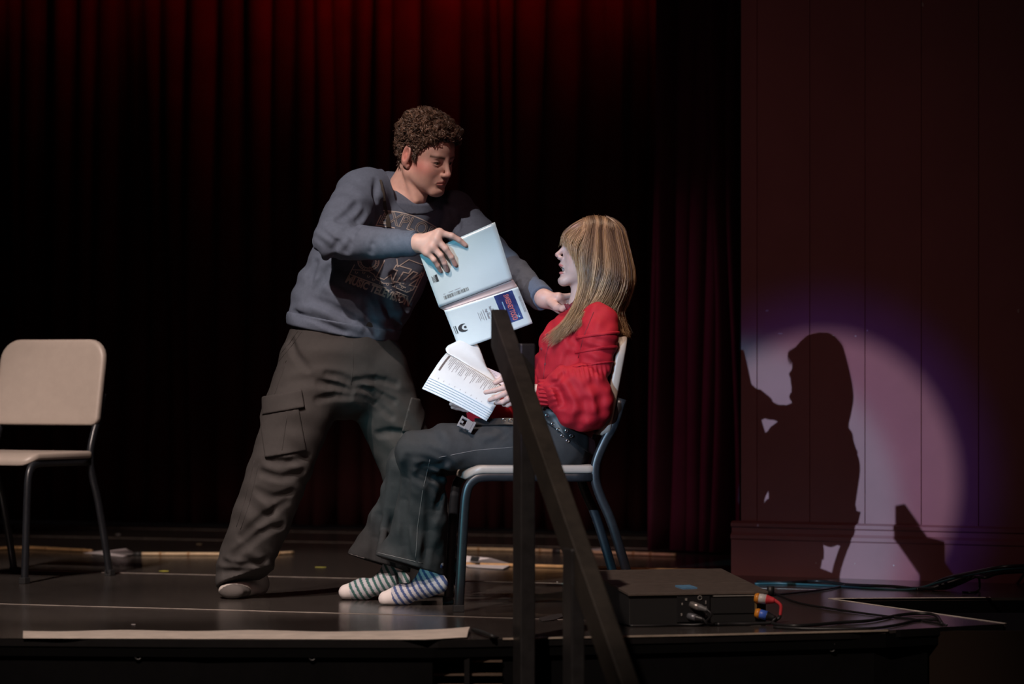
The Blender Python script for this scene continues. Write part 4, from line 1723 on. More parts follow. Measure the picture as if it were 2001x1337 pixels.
# folds: elbow, armpit, side sag, hem
sw = warp(sw,
          wr(P(655, 468, 12.12), (0.8, 0.1, 0.6), 0.0345, 0.00341, 0.060, 2.0),
          wr(P(690, 440, 12.2), (0.55, 0.0, -0.83), 0.0460, 0.00372, (0.07, 0.10, 0.07), 3.0),
          wr(P(760, 478, 12.04), (1, 0.1, 0.25), 0.0391, 0.00174, (0.09, 0.1, 0.06), 2.0),
          wr(P(700, 395, 12.3), (0.75, 0.2, 0.65), 0.0633, 0.00372, (0.06, 0.12, 0.08), 2.0),
          wr(P(745, 430, 12.36), (0.9, 0.1, 0.35), 0.0460, 0.00341, (0.05, 0.12, 0.08), 3.0),
          wr(P(610, 560, 12.40), (0.6, 0.0, 0.8), 0.0862, 0.00465, (0.09, 0.2, 0.11), 1.5),
          wr(P(690, 620, 12.34), (0.25, 0, 0.97), 0.0437, 0.00403, (0.16, 0.2, 0.055), -1.5, (1, 0, 0)),
          wr(P(745, 575, 12.36), (0.8, 0.2, 0.55), 0.0978, 0.00527, (0.10, 0.2, 0.12), 1.0),
          wr(P(660, 590, 12.32), (0.75, 0, 0.65), 0.0690, 0.00341, (0.08, 0.2, 0.08), 2.0),
          wr(P(1005, 538, 12.28), (0.75, -0.1, -0.6), 0.0414, 0.00310, 0.07, 2.0),
          wr(P(900, 430, 12.6), (0.6, 0, -0.8), 0.0460, 0.00372, 0.06, 2.0),
          pnoise(0.10, 0.0022, 5))
sw = creases(sw, [
    ([(700, 398), (682, 415), (662, 428)], 0.012, 0.007), ([(715, 415), (700, 432), (676, 446)], 0.010, 0.008), ([(702, 440), (685, 452), (660, 458)], 0.009, 0.007),
    ([(672, 462), (660, 474), (650, 490)], 0.008, 0.005), ([(690, 460), (684, 476), (676, 492)], 0.008, 0.004), ([(735, 462), (728, 478), (724, 494)], 0.008, 0.003),
    ([(737, 352), (733, 385), (742, 425)], 0.010, 0.008), ([(620, 498), (608, 530), (600, 575)], 0.014, 0.006), ([(655, 505), (630, 545), (598, 590)], 0.014, 0.006),
    ([(575, 612), (620, 628), (672, 650)], 0.010, 0.008), ([(590, 600), (640, 612), (700, 640)], 0.012, -0.006), ([(612, 585), (650, 600), (690, 622)], 0.012, 0.006),
    ([(780, 640), (760, 610), (748, 570)], 0.014, 0.008), ([(800, 600), (785, 575), (770, 540)], 0.014, 0.007), ([(735, 650), (722, 620), (716, 590)], 0.012, 0.006),
    ([(1008, 530), (1000, 545), (996, 560)], 0.008, 0.005), ([(1028, 545), (1020, 560), (1014, 574)], 0.008, 0.004), ([(885, 415), (893, 430), (895, 445)], 0.009, 0.006)], 0.014)
hem = plane(P(668, 650, 12.45), (-0.18, 0.05, -1))
sw = inter(sw, hem, 0.008)
swr = U(0.0, sw)
sweater = solid('sweatshirt', sw, *bbox(P(560, 660, 12.2), P(1060, 340, 12.75), P(640, 600, 12.0), pad=0.10), 0.0046, M_sweat, man)
# ribbed collar, cuff, waistband: bands proud of the cloth
col = inter(grow(sw, 0.0030), lambda p: np.abs(plane(ncn - nd * 0.010, nd)(p)) - 0.012, 0.003)
col = inter(col, sph(ncn, 0.115), 0.002)
solid('collar', col, ncn - 0.14, ncn + 0.14, 0.0034, M_rib, man)
cd_ = P(812, 476, 12.005) - P(760, 476, 12.055)
cd_ = cd_ / np.linalg.norm(cd_)
cuff = inter(rc(P(786, 476, 12.030), P(815, 475.5, 12.004), 0.0425, 0.0395), lambda p: np.abs(plane(P(800, 476, 12.018), cd_)(p)) - 0.0255, 0.006)
cuff = warp(cuff, wr(P(800, 476, 12.018), (0, 0, 1), 0.0065, 0.0008, 0.1))
solid('cuff', cuff, *bbox(P(800, 476, 12.018), pad=0.08), 0.0032, M_rib, man)
cl_ = P(1060, 583, 12.105) - P(1010, 542, 12.27)
cl_ = cl_ / np.linalg.norm(cl_)
cuffl = inter(rc(P(1040, 566, 12.17), P(1060, 584, 12.105), 0.0455, 0.0425), lambda p: np.abs(plane(P(1052, 576, 12.13), cl_)(p)) - 0.030, 0.006)
solid('cuff', cuffl, *bbox(P(1052, 576, 12.13), pad=0.09), 0.0034, M_rib, man)
hp = P(668, 640, 12.45)
band = inter(grow(sw, 0.0035), lambda p: np.abs(plane(hp, (-0.18, 0.05, -1))(p)) - 0.024, 0.006)
solid('waistband', band, *bbox(P(540, 655, 12.2), P(800, 610, 12.7), pad=0.07), 0.0046, M_rib, man)

# ---- print on the chest, laid on the cloth
cast = Caster(sweater)
ink = Ink()
# artwork units: pixels of a 100 x 100 panel; u along the chest, v upward
PO, PU, PV = np.array((683.0, 536.0)), np.array((1.22, 0.46)), np.array((0.52, -1.05))


def chest(u, v):
    q = PO + PU * u + PV * v
    return cast.pix(q[0], q[1], 0.0009)


V, Fc = text2d('MUSIC TELEVISION', 17.5, bold=0.75, maxedge=5)
V = V.copy()
V[:, 0] = V[:, 0] * (102.0 / (V[:, 0].max() - V[:, 0].min())) + 50
V[:, 1] = V[:, 1] * 1.05 - 14.5
ink.addvf(V, Fc)
V, Fc = text2d('EXPLORE', 27, outline=0.6, maxedge=5)
V = V.copy()
V[:, 0] = V[:, 0] * (96.0 / (V[:, 0].max() - V[:, 0].min())) + 53
V[:, 1] = V[:, 1] * 1.15 + 96 + 9 * (1 - ((V[:, 0] - 50) / 50) ** 2)
ink.addvf(V, Fc)
W_ = 1.5
ink.line([(3 + 96 * t, 120 + 9 * (1 - (2 * t - 1) ** 2)) for t in np.linspace(0, 1, 14)], W_)
ink.line([(3, 92), (3, 120)], W_)
ink.line([(99, 92), (99, 120)], W_)
ink.line([(3 + 96 * t, 92 + 9 * (1 - (2 * t - 1) ** 2)) for t in np.linspace(0, 1, 14)], W_)
ink.line([(0, 0), (100, 0)], 1.7, 12)
ink.line([(0, 0), (2, 92)], 1.5, 10)
ink.line([(100, 0), (98, 92)], 1.5, 10)
# rolling ground, shrubs
ink.line([(2, 9), (12, 13), (24, 16), (33, 14), (40, 8), (52, 6), (62, 10), (70, 16), (100, 20)], W_)
for x, y in ((8, 5), (18, 9), (27, 6), (36, 4), (48, 3), (58, 4.5), (70, 6), (80, 9), (88, 5), (94, 11), (12, 17), (24, 21)):
    ink.line([(x - 1.8, y + 3), (x - 1, y)], 1.2, 1)
    ink.line([(x + 1.8, y + 3), (x + 0.9, y)], 1.2, 1)
# round wreath
for r, k in ((11, 22), (15.5, 26)):
    ink.line([(17 + r * math.cos(t), 31 + r * math.sin(t)) for t in np.linspace(0, 6.2832, k)], W_, 1)
for t in np.linspace(0, 6.2832, 14)[:-1]:
    ink.line([(17 + 13.2 * math.cos(t) + 2.1 * math.cos(a), 31 + 13.2 * math.sin(t) + 2.1 * math.sin(a)) for a in np.linspace(0, 6.2832, 8)], 1.0, 1)
# big block letter with the two scrawled letters over it
ink.line([(38, 12), (38, 58), (50, 58), (60, 40), (70, 58), (96, 58)], W_, 6)
ink.line([(38, 12), (50, 12)], W_)
ink.line([(50, 12), (56, 24), (62, 14)], W_)
ink.line([(62, 14), (62, 34), (56, 34), (57, 42), (80, 44), (79, 36), (71, 35), (69, 16), (62, 14)], 1.8, 3)
ink.line([(74, 14), (84, 42), (91, 42), (86, 28), (97, 44), (100, 42), (84, 12), (74, 14)], 1.8, 3)
ink.line([(66, 6), (90, 6), (96, 14), (96, 46)], W_, 4)
tag(ink.build('chest_print', chest, M_ink, sweater, keep=lambda p: p[1] > 12.24), kind='stuff')
# dark lanyard hanging from the neck
lp = [cast.pix(x, y, 0.002) for x, y in ((743, 352), (747, 372), (750, 392), (753, 412), (757, 430), (759, 444))]
st = MB()
lp = spline(lp, 4)
sd_ = np.array((0.95, 0.3, 0.05))
ws = [0.0035 + 0.004 * (i / len(lp)) for i in range(len(lp))]
V = []
for p, hw_ in zip(lp, ws):
    for a, b in ((-1, -1), (1, -1), (1, 1), (-1, 1)):
        V.append(p + sd_ * hw_ * a + np.array((0.2, -1, 0.1)) * 0.0012 * b)
Fq = [(i * 4 + k, i * 4 + (k + 1) % 4, i * 4 + 4 + (k + 1) % 4, i * 4 + 4 + k) for i in range(len(lp) - 1) for k in range(4)]
st.add(V, Fq + [(3, 2, 1, 0), tuple(len(V) - 4 + k for k in range(4))]).part('lanyard', M_strap, man, world=True)

# ---- cargo trousers
pel = loft([P(672, 636, 12.455), P(667, 690, 12.455), P(668, 735, 12.455)], [0.180, 0.198, 0.185], [0.134, 0.146, 0.144], lat, 0.04)
rleg = loft([P(614, 720, 12.41), P(585, 800, 12.39), P(553, 900, 12.385), P(515, 1005, 12.42), P(482, 1092, 12.465), P(470, 1128, 12.48)], [0.118, 0.113, 0.101, 0.096, 0.091, 0.084], [0.118, 0.112, 0.101, 0.096, 0.092, 0.09], (1, 0.2, 0.3), 0.05)
lleg = loft([P(733, 725, 12.49), P(756, 795, 12.52), P(795, 895, 12.56), P(826, 1005, 12.62), P(850, 1115, 12.66)], [0.110, 0.105, 0.097, 0.092, 0.086], [0.115, 0.11, 0.099, 0.094, 0.09], (1, 0.2, -0.2), 0.05)
tr = U(0.030, pel, rleg)
tr = U(0.030, tr, lleg)
tr = warp(tr,
          wr(P(665, 752, 12.36), (0.30, 0, 0.95), 0.050, 0.0036, (0.07, 0.2, 0.030), 3.0, (1, 0, 0)),
          wr(P(735, 770, 12.42), (0.45, 0, 0.90), 0.042, 0.0046, (0.07, 0.2, 0.05), -2.0, (1, 0, 0)),
          wr(P(600, 735, 12.32), (-0.35, 0, 1), 0.055, 0.0026, (0.07, 0.2, 0.05), 2.0, (1, 0, 0)),
          wr(P(575, 915, 12.34), (0.55, 0, 0.8), 0.080, 0.0050, (0.07, 0.2, 0.08), 3.0, (1, 0, 0)),
          wr(P(520, 1000, 12.36), (0.70, 0, 0.7), 0.090, 0.0060, (0.09, 0.2, 0.08), 2.0, (1, 0, 0)),
          wr(P(478, 1108, 12.42), (0.25, 0, 1), 0.060, 0.0090, (0.09, 0.2, 0.045), 4.0, (1, 0, 0), ph=1.2),
          wr(P(785, 850, 12.5), (0.6, 0, 0.75), 0.07, 0.0045, (0.08, 0.2, 0.10), 2.0, (1, 0, 0)),
          pnoise(0.09, 0.0016, 9))
tr = creases(tr, [
    ([(688, 765), (660, 755), (625, 748)], 0.010, 0.008), ([(690, 752), (668, 738), (640, 732)], 0.010, 0.006), ([(684, 778), (655, 775), (622, 782)], 0.010, 0.006),
    ([(695, 760), (730, 765), (770, 785)], 0.010, 0.008), ([(698, 745), (735, 742), (775, 752)], 0.010, 0.006), ([(703, 775), (735, 790), (765, 815)], 0.010, 0.006),
    ([(560, 640), (575, 690), (600, 720)], 0.012, 0.004), ([(520, 900), (560, 905), (600, 895)], 0.012, 0.008), ([(512, 925), (548, 935), (592, 925)], 0.012, 0.007),
    ([(500, 960), (535, 975), (570, 965)], 0.014, 0.006), ([(560, 985), (520, 1010), (470, 1050)], 0.014, 0.009), ([(552, 1030), (510, 1045), (452, 1090)], 0.014, 0.008),
    ([(432, 1098), (465, 1108), (520, 1098)], 0.012, 0.010), ([(440, 1120), (470, 1118), (505, 1125)], 0.010, 0.009), ([(470, 1112), (490, 1122), (498, 1140)], 0.010, 0.007),
    ([(740, 850), (765, 845), (800, 850)], 0.012, 0.006)], 0.014)
tr = inter(tr, plane(P(672, 622, 12.455), (0.05, 0, 1)), 0.004)
hemr = plane(P(478, 1133, 12.47), (0.32, -0.30, -1))
tr = inter(tr, lambda p: np.where(p[:, 0] < -0.55, hemr(p), F4(-1)), 0.002)
trousers = solid('cargo_trousers', tr, *bbox(P(420, 1150, 12.3), P(880, 615, 12.75), pad=0.09), 0.0052, M_cargo, man)
Mp = np.stack([np.array((0.985, 0, 0.17)), np.array((0, 1, 0)), np.array((-0.17, 0, 0.985))])
pk = inter(grow(tr, 0.0075), box(P(549, 832, 12.30), (0.068, 0.095, 0.093), Mp), 0.004)
pocket = solid('cargo_pocket', pk, *bbox(P(549, 832, 12.30), pad=0.17), 0.0046, M_cargo, man)
pf = inter(grow(tr, 0.0125), box(P(551, 786, 12.30), (0.071, 0.097, 0.029), Mp), 0.004)
solid('pocket_flap', pf, *bbox(P(551, 786, 12.30), pad=0.16), 0.0042, M_cargo, man)
Mq = np.stack([np.array((0.96, 0, -0.26)), np.array((0, 1, 0)), np.array((0.26, 0, 0.96))])
pk2 = inter(grow(tr, 0.0075), box(P(808, 830, 12.48), (0.03, 0.10, 0.085), Mq), 0.004)
solid('cargo_pocket', pk2, *bbox(P(808, 830, 12.48), pad=0.16), 0.0046, M_cargo, man)
castT = Caster(trousers)
castP = Caster(pocket)


def seam(pts, r=0.0011, c=None, parent=None, m=None):
    c = c or castT
    q = []
    for a, b in zip(pts[:-1], pts[1:]):
        for t in np.linspace(0, 1, 7)[:-1]:
            q.append(c.pix(a[0] + (b[0] - a[0]) * t, a[1] + (b[1] - a[1]) * t, 0.0002))
    q.append(c.pix(*pts[-1], 0.0002))
    return MB().tube(q, r, 5).part('seam', m or M_seamd, parent or trousers, True, world=True)


seam([(584, 645), (566, 670), (539, 703)], 0.0014)
seam([(590, 648), (572, 673), (545, 706)])
seam([(689, 668), (690, 715), (686, 752)])
seam([(537, 704), (519, 765)])
seam([(497, 900), (478, 980), (462, 1030)])
seam([(506, 905), (487, 985), (470, 1035)])
seam([(561, 812), (553, 868), (551, 880)], 0.0014, castP)

# ---- socks of the standing person
zf = 0.0
heel, ball, toe = PZ(505, 0.036, 12.60), PZ(463, 0.030, 12.47), PZ(452, 0.027, 12.425)
fa = np.array((0.93, 0.30, 0))
ft = loft([heel, ball, toe], [0.032, 0.046, 0.044], [0.034, 0.030, 0.026], fa, 0.03)
ft = U(0.03, ft, chain([PZ(500, 0.05, 12.58), PZ(492, 0.15, 12.54)], [0.038, 0.036]))
ft = inter(ft, plane((0, 0, 0.0015), (0, 0, -1)), 0.006)


def man_sock(V):
    c = np.tile(np.array((0.42, 0.38, 0.35)), (len(V), 1))
    d = (V - v3(toe)) @ v3((-0.35, 0.93, 0)) + (V[:, 2] - 0.03) * 1.05
    c[d < 0.008] = (0.10, 0.09, 0.085)
    return c


solid('sock', ft, *bbox(heel, toe, PZ(492, 0.17, 12.54), pad=0.07), 0.0036, M_sock, man, man_sock)
hl2, bl2, to2 = PZ(835, 0.036, 12.72), PZ(862, 0.03, 12.60), PZ(866, 0.026, 12.56)
ft2 = loft([hl2, bl2, to2], [0.032, 0.044, 0.042], [0.034, 0.030, 0.026], (0.9, 0.35, 0), 0.03)
ft2 = U(0.03, ft2, chain([PZ(842, 0.05, 12.69), PZ(850, 0.14, 12.66)], [0.038, 0.036]))
ft2 = inter(ft2, plane((0, 0, 0.0015), (0, 0, -1)), 0.006)
solid('sock', ft2, *bbox(hl2, to2, PZ(850, 0.16, 12.66), pad=0.07), 0.004, M_sock, man, lambda V: np.tile(np.array((0.22, 0.17, 0.15)), (len(V), 1)))

# ---- curly hair: dark cap plus a few thousand small ringlets


def hairline(q):
    """lowest z of the hair for directions q (local)"""
    y = q[:, 1]
    x = np.abs(q[:, 0])
    front = 0.078 - 0.012 * (x / 0.06) ** 2
    side = 0.034 - 0.030 * np.exp(-((y - 0.018) / 0.010) ** 2)
    back = -0.058 + 0.0 * x
    t = np.clip((y - 0.026) / 0.040, 0, 1)
    s = np.clip((y + 0.052) / 0.022, 0, 1)
    z = back + (side - back) * s
    return z + (front - z) * t


rs = np.random.RandomState(4)
dirs = rs.normal(size=(16000, 3))
dirs /= np.linalg.norm(dirs, axis=1)[:, None]
Rr = np.array((0.0765, 0.096, 0.085))
Cc = np.array((0, -0.014, 0.034))
sp_ = dirs * Rr + Cc
ok = sp_[:, 2] > hairline(sp_)
sp_, dirs = sp_[ok], dirs[ok]
sp_, dirs = sp_[:1700], dirs[:1700]
topw = np.clip((sp_[:, 2] - 0.03) / 0.07, 0, 1)
frontw = np.clip((sp_[:, 1] - 0.02) / 0.06, 0, 1)
thick = 0.006 + 0.025 * topw + 0.025 * frontw * topw
nrm = dirs / Rr
nrm /= np.linalg.norm(nrm, axis=1)[:, None]
nrm2 = nrm + np.array((0, 0.55, -0.05)) * (frontw * topw)[:, None]
N = len(sp_)
ax = rs.normal(size=(N, 3))
ax -= nrm * (ax * nrm).sum(1)[:, None] * 0.3
ax /= np.linalg.norm(ax, axis=1)[:, None]
a1 = np.cross(ax, nrm)
a1 /= np.linalg.norm(a1, axis=1)[:, None]
a2 = np.cross(ax, a1)
K = 18
tt = np.linspace(0, 1, K)[None, :, None]
turn = rs.uniform(1.0, 2.2, N)[:, None, None] * 2 * math.pi
rad = (rs.uniform(0.0050, 0.0120, N) * (0.42 + 0.65 * topw))[:, None, None]
lenx = rs.uniform(0.008, 0.024, N)[:, None, None]
dep = rs.uniform(0.1, 1.0, N) ** 0.6
cen = sp_ + nrm2 * (thick * dep)[:, None]
ph0 = rs.uniform(0, 6.28, N)[:, None, None]
paths, rads, cols_h = [], [], []
cb = np.array((0.150, 0.090, 0.062))
tone = rs.uniform(0.25, 1.9, N) * (0.65 + 0.6 * dep * topw)
for k in range(4):
    jo = rs.normal(size=(N, 1, 3)) * 0.0011
    rk = rad * rs.uniform(0.85, 1.18, N)[:, None, None]
    pth = cen[:, None, :] + jo + ax[:, None, :] * (tt - 0.5) * lenx + rk * (np.cos(turn * tt + ph0 + 0.12 * k) * a1[:, None, :] + np.sin(turn * tt + ph0 + 0.12 * k) * a2[:, None, :])
    paths.append(mC + pth @ mM.T)
    rads.append(rs.uniform(0.0007, 0.0013, N))
    cols_h.append(cb * (tone * rs.uniform(0.8, 1.25, N))[:, None])
# frizz: fine loose hairs standing off the outline
N2 = 420
sel = rs.choice(N, N2)
f0 = cen[sel] + nrm[sel] * 0.002
pth = f0[:, None, :] + nrm[sel][:, None, :] * (tt * rs.uniform(0.006, 0.016, N2)[:, None, None]) + 0.004 * (np.cos(turn[sel] * tt) * a1[sel][:, None, :] + np.sin(turn[sel] * tt) * ax[sel][:, None, :])
paths.append(mC + pth @ mM.T)
rads.append(np.full(N2, 0.0004))
cols_h.append(np.tile(cb * 1.1, (N2, 1)))
Vh, Qh, sid = tubes_np(np.concatenate(paths), np.concatenate(rads), 3)
colh = np.concatenate(cols_h)[sid]
cap = U(0.0, ell(Cc, Rr + np.array((0.002, 0.002, 0.002))))
capf = cap


def cap_local(p):
    d = ell(Cc, Rr + 0.0025)(p)
    d = d - 0.012 * np.clip((p[:, 2] - 0.04) / 0.06, 0, 1) - 0.010 * np.clip((p[:, 1] - 0.02) / 0.06, 0, 1) * np.clip((p[:, 2] - 0.05) / 0.04, 0, 1)
    hz = hairline(p) - 0.004
    d = smax(d, (hz - p[:, 2]) * F4(0.7), 0.006)
    return d - pnoise(0.016, 0.0022, 8)(p)


Vc, Qc = surf(in_space(cap_local, mC, mM), mC - 0.16, mC + 0.17, 0.004, 1)
# sideburns and nape: short flat hairs
Ns = 500
sx = rs.choice((-1.0, 1.0), Ns)
sy = rs.uniform(0.012, 0.025, Ns)
sz = rs.uniform(0.004, 0.03, Ns)
p0 = np.stack([0.0735 * sx - sx * (sz < 0) * 0.004 + sx * 0.0015, sy, sz], 1)
nape = rs.uniform(size=Ns) < 0.55
p0[nape] = np.stack([rs.uniform(-0.055, 0.055, nape.sum()), np.zeros(nape.sum()), rs.uniform(-0.085, -0.03, nape.sum())], 1)
p0[nape, 1] = -0.014 - 0.094 * np.sqrt(np.clip(1 - (p0[nape, 0] / 0.075) ** 2 - ((p0[nape, 2] - 0.034) / 0.16) ** 2, 0.02, 1))+0.006
pth = p0[:, None, :] + np.linspace(0, 1, 5)[None, :, None] * (np.array((0, 0, -0.016)) + rs.normal(size=(Ns, 1, 3)) * 0.004)
pth = mC + pth @ mM.T
Vs_, Qs_, sid2 = tubes_np(pth, rs.uniform(0.0010, 0.0018, Ns), 3)
cs = (np.array((0.075, 0.048, 0.036)) * rs.uniform(0.5, 1.3, Ns)[:, None])[sid2]
Va, Qa = merge((Vc, Qc), (Vh, Qh), (Vs_, Qs_))
cc = np.concatenate([np.tile(np.array((0.030, 0.018, 0.013)), (len(Vc), 1)), colh, cs])
hair = link('hair', mesh_np('hair', Va, Qa, colors=cc), M_hairm, man, True)
tag(hair, 'short curly brown hair')
# ------------------------------------------------------------------ seated person
M_blouse = mat('red_blouse', (0.39, 0.009, 0.020), 0.72, var=0.10, vscale=60, bump=0.2, bscale=1200, sheen=0.15, spec=0.3)
M_blouse2 = mat('dark_red_trim', (0.16, 0.010, 0.020), 0.7, var=0.1, vscale=60)
M_jean = mat('black_flared_denim', (0.030, 0.031, 0.033), 0.8, var=0.14, vscale=70, bump=0.25, bscale=1300, spec=0.25)
M_stitch = mat('grey_stitching', (0.16, 0.15, 0.15), 0.8)
M_hairw = mat('blonde_hair', (0.4, 0.25, 0.14), 0.36, attr='Col', spec=0.55)
M_belt = mat('black_webbing', (0.014, 0.014, 0.015), 0.5)
M_chrome = mat('steel_eyelet', (0.6, 0.6, 0.6), 0.25, 1.0)
M_buckle = mat('grey_buckle', (0.17, 0.17, 0.18), 0.45)

wom = empty('person', (0.0, 12.0, 0))
tag(wom, 'seated person in a red puff-sleeved blouse and flared black jeans, holding a script', 'person')
wS = 0.93
wM = frame(R_(-82), R_(9))
wC = place_head((0, 0.1185, -0.026), (1085.5, 498), 12.0, wM, wS)
W2 = lambda q: wC + (wM @ np.array(q)) * wS
whead = in_space(head_field(False, 1.1), wC, wM, wS)
wnb = P(1152, 612, 12.0)
wneck = U(0.02, rc(W2((0, -0.030, -0.045)), wnb, 0.048, 0.050), rc(W2((0, 0.012, -0.070)), P(1132, 615, 12.0), 0.034, 0.036))
wchest = U(0.04, rc(P(1152, 632, 11.88), P(1152, 632, 12.12), 0.045), rc(wnb, P(1130, 700, 12.0), 0.05, 0.08))
wh = U(0.022, whead, wneck)
wh = U(0.04, wh, wchest)

ww = P(1046, 768, 11.835)
wmc = [P(1003, 755, 11.825), P(1003, 765, 11.815), P(1006, 775, 11.813), P(1010, 784, 11.82)]
wf_ = fingers([
    ([wmc[0], P(985, 757, 11.81), P(967, 763, 11.812), P(949, 767, 11.822)], [0.0105, 0.0088, 0.0078, 0.0068]),
    ([wmc[1], P(985, 770, 11.80), P(970, 777, 11.805), P(957, 782, 11.818)], [0.0105, 0.0090, 0.0080, 0.0070]),
    ([wmc[2], P(992, 780, 11.80), P(982, 786, 11.805), P(971, 787, 11.82)], [0.0100, 0.0086, 0.0077, 0.0066]),
    ([wmc[3], P(1000, 788, 11.81), P(992, 792, 11.815), P(984, 791, 11.825)], [0.0090, 0.0076, 0.0068, 0.0060])])
whand = hand_field(ww, wmc, wf_, [P(1020, 756, 11.83), P(1000, 742, 11.83), P(984, 739, 11.83), P(968, 748, 11.825)], 0.032, 0.0122)
wrm = rc(P(1130, 785, 11.82), ww, 0.032, 0.021)
whn = U(0.016, whand, wrm)
# far hand under the script
fwr = P(955, 800, 12.06)
fmc = [P(925, 783, 12.03), P(922, 790, 12.04), P(922, 797, 12.05), P(925, 803, 12.06)]
ffn = fingers([([m, m + np.array((-0.03, -0.005, 0.006)), m + np.array((-0.052, -0.012, 0.010)), m + np.array((-0.065, -0.02, 0.012))], [0.0100, 0.0086, 0.0076, 0.0066]) for m in fmc])
fhand = hand_field(fwr, fmc, ffn, [P(945, 790, 12.04), P(930, 775, 12.00), P(915, 770, 11.985)], 0.032, 0.0122)
fh = U(0.016, fhand, rc(P(1030, 797, 12.16), fwr, 0.030, 0.021))
wbody = U(0.05, loft([P(1100, 870, 12.0), P(1118, 790, 12.0), P(1135, 700, 12.0), P(1152, 640, 12.0)], [0.13, 0.105, 0.125, 0.11], [0.09, 0.075, 0.085, 0.07], (0, 1, 0)),
          chain([P(1080, 885, 11.93), P(825, 884, 11.925), P(838, 1110, 12.1)], [0.05, 0.034, 0.028]), chain([P(1080, 885, 12.08), P(806, 905, 12.22), P(775, 1110, 12.36)], [0.05, 0.034, 0.028]),
          chain([P(1168, 640, 11.87), P(1165, 790, 11.83), P(1120, 780, 11.82)], [0.038, 0.03, 0.028]), chain([P(1150, 640, 12.14), P(1088, 735, 12.26), P(1030, 795, 12.17)], [0.038, 0.03, 0.028]))
pw = [surf(wh, *bbox(wC, wnb, pad=0.125), 0.0021), surf(whn, *bbox(P(945, 735, 11.80), P(1060, 795, 11.85), pad=0.025), 0.0021),
      surf(fh, *bbox(P(880, 765, 11.98), P(960, 810, 12.08), pad=0.02), 0.0026), surf(wbody, *bbox(P(770, 1110, 11.9), P(1160, 620, 12.4), pad=0.09), 0.010, 0)]
Vb, Qb = merge(*pw)
wcf = skin_colors(wC, wM, wS, False, 1.1)
link('body', mesh_np('body', Vb, Qb, colors=wcf(Vb)), M_skin, wom, True)
for s in (-1, 1):
    eye(wom, wC, wM, wS, (0.0315 * s, 0.0735, 0.003), (-0.05, 1, 0.05))
# upper teeth
tv = []
for i in range(9):
    t = (i - 4) / 4.0
    tv.append((0.0150 * t, 0.0885 - 0.010 * t * t, 0))
mb = MB()
V = []
for x, y, _ in tv:
    for dy, dz in ((0, -0.0590), (0, -0.0680), (-0.004, -0.0680), (-0.004, -0.0590)):
        V.append(W2((x, y + dy, dz)))
mb.add(V, [(i * 4 + k, i * 4 + (k + 1) % 4, i * 4 + 4 + (k + 1) % 4, i * 4 + 4 + k) for i in range(8) for k in range(4)] + [(3, 2, 1, 0), (32, 33, 34, 35)])
mb.part('teeth', mat('teeth', (0.70, 0.66, 0.58), 0.3), wom, True, world=True)

# ---- blouse
tb = loft([P(1098, 838, 12.0), P(1110, 795, 12.0), P(1122, 730, 12.0), P(1128, 680, 12.0), P(1148, 630, 12.0)], [0.155, 0.146, 0.165, 0.166, 0.125], [0.097, 0.094, 0.119, 0.118, 0.072], (0, 1, 0), 0.05)
sh = U(0.04, rc(P(1165, 628, 11.87), P(1158, 628, 12.13), 0.050), rc(P(1150, 640, 12.0), P(1148, 606, 12.0), 0.085, 0.052))
ups = chain([P(1172, 628, 11.865), P(1170, 660, 11.835), P(1164, 715, 11.825)], [0.056, 0.058, 0.050], 0.02)
bal = U(0.035, ell(P(1140, 768, 11.80), (0.082, 0.070, 0.090)), ell(P(1158, 795, 11.81), (0.060, 0.065, 0.072)), ell(P(1100, 762, 11.805), (0.050, 0.055, 0.070)), ell(P(1125, 805, 11.80), (0.060, 0.06, 0.055)))
bal = U(0.015, bal, rc(P(1090, 766, 11.82), P(1070, 768, 11.828), 0.060, 0.042))
fsl = U(0.04, chain([P(1150, 640, 12.15), P(1080, 728, 12.28), P(1015, 800, 12.17), P(950, 803, 12.07)], [0.060, 0.076, 0.074, 0.048], 0.012), ell(P(955, 800, 12.08), (0.07, 0.055, 0.045)))  # far elbow set forward, out of sight, to fill the spot's wall shadow
bl = U(0.04, tb, sh)
bl = U(0.022, bl, ups)
bl = U(0.012, bl, bal)
bl = U(0.03, bl, fsl)
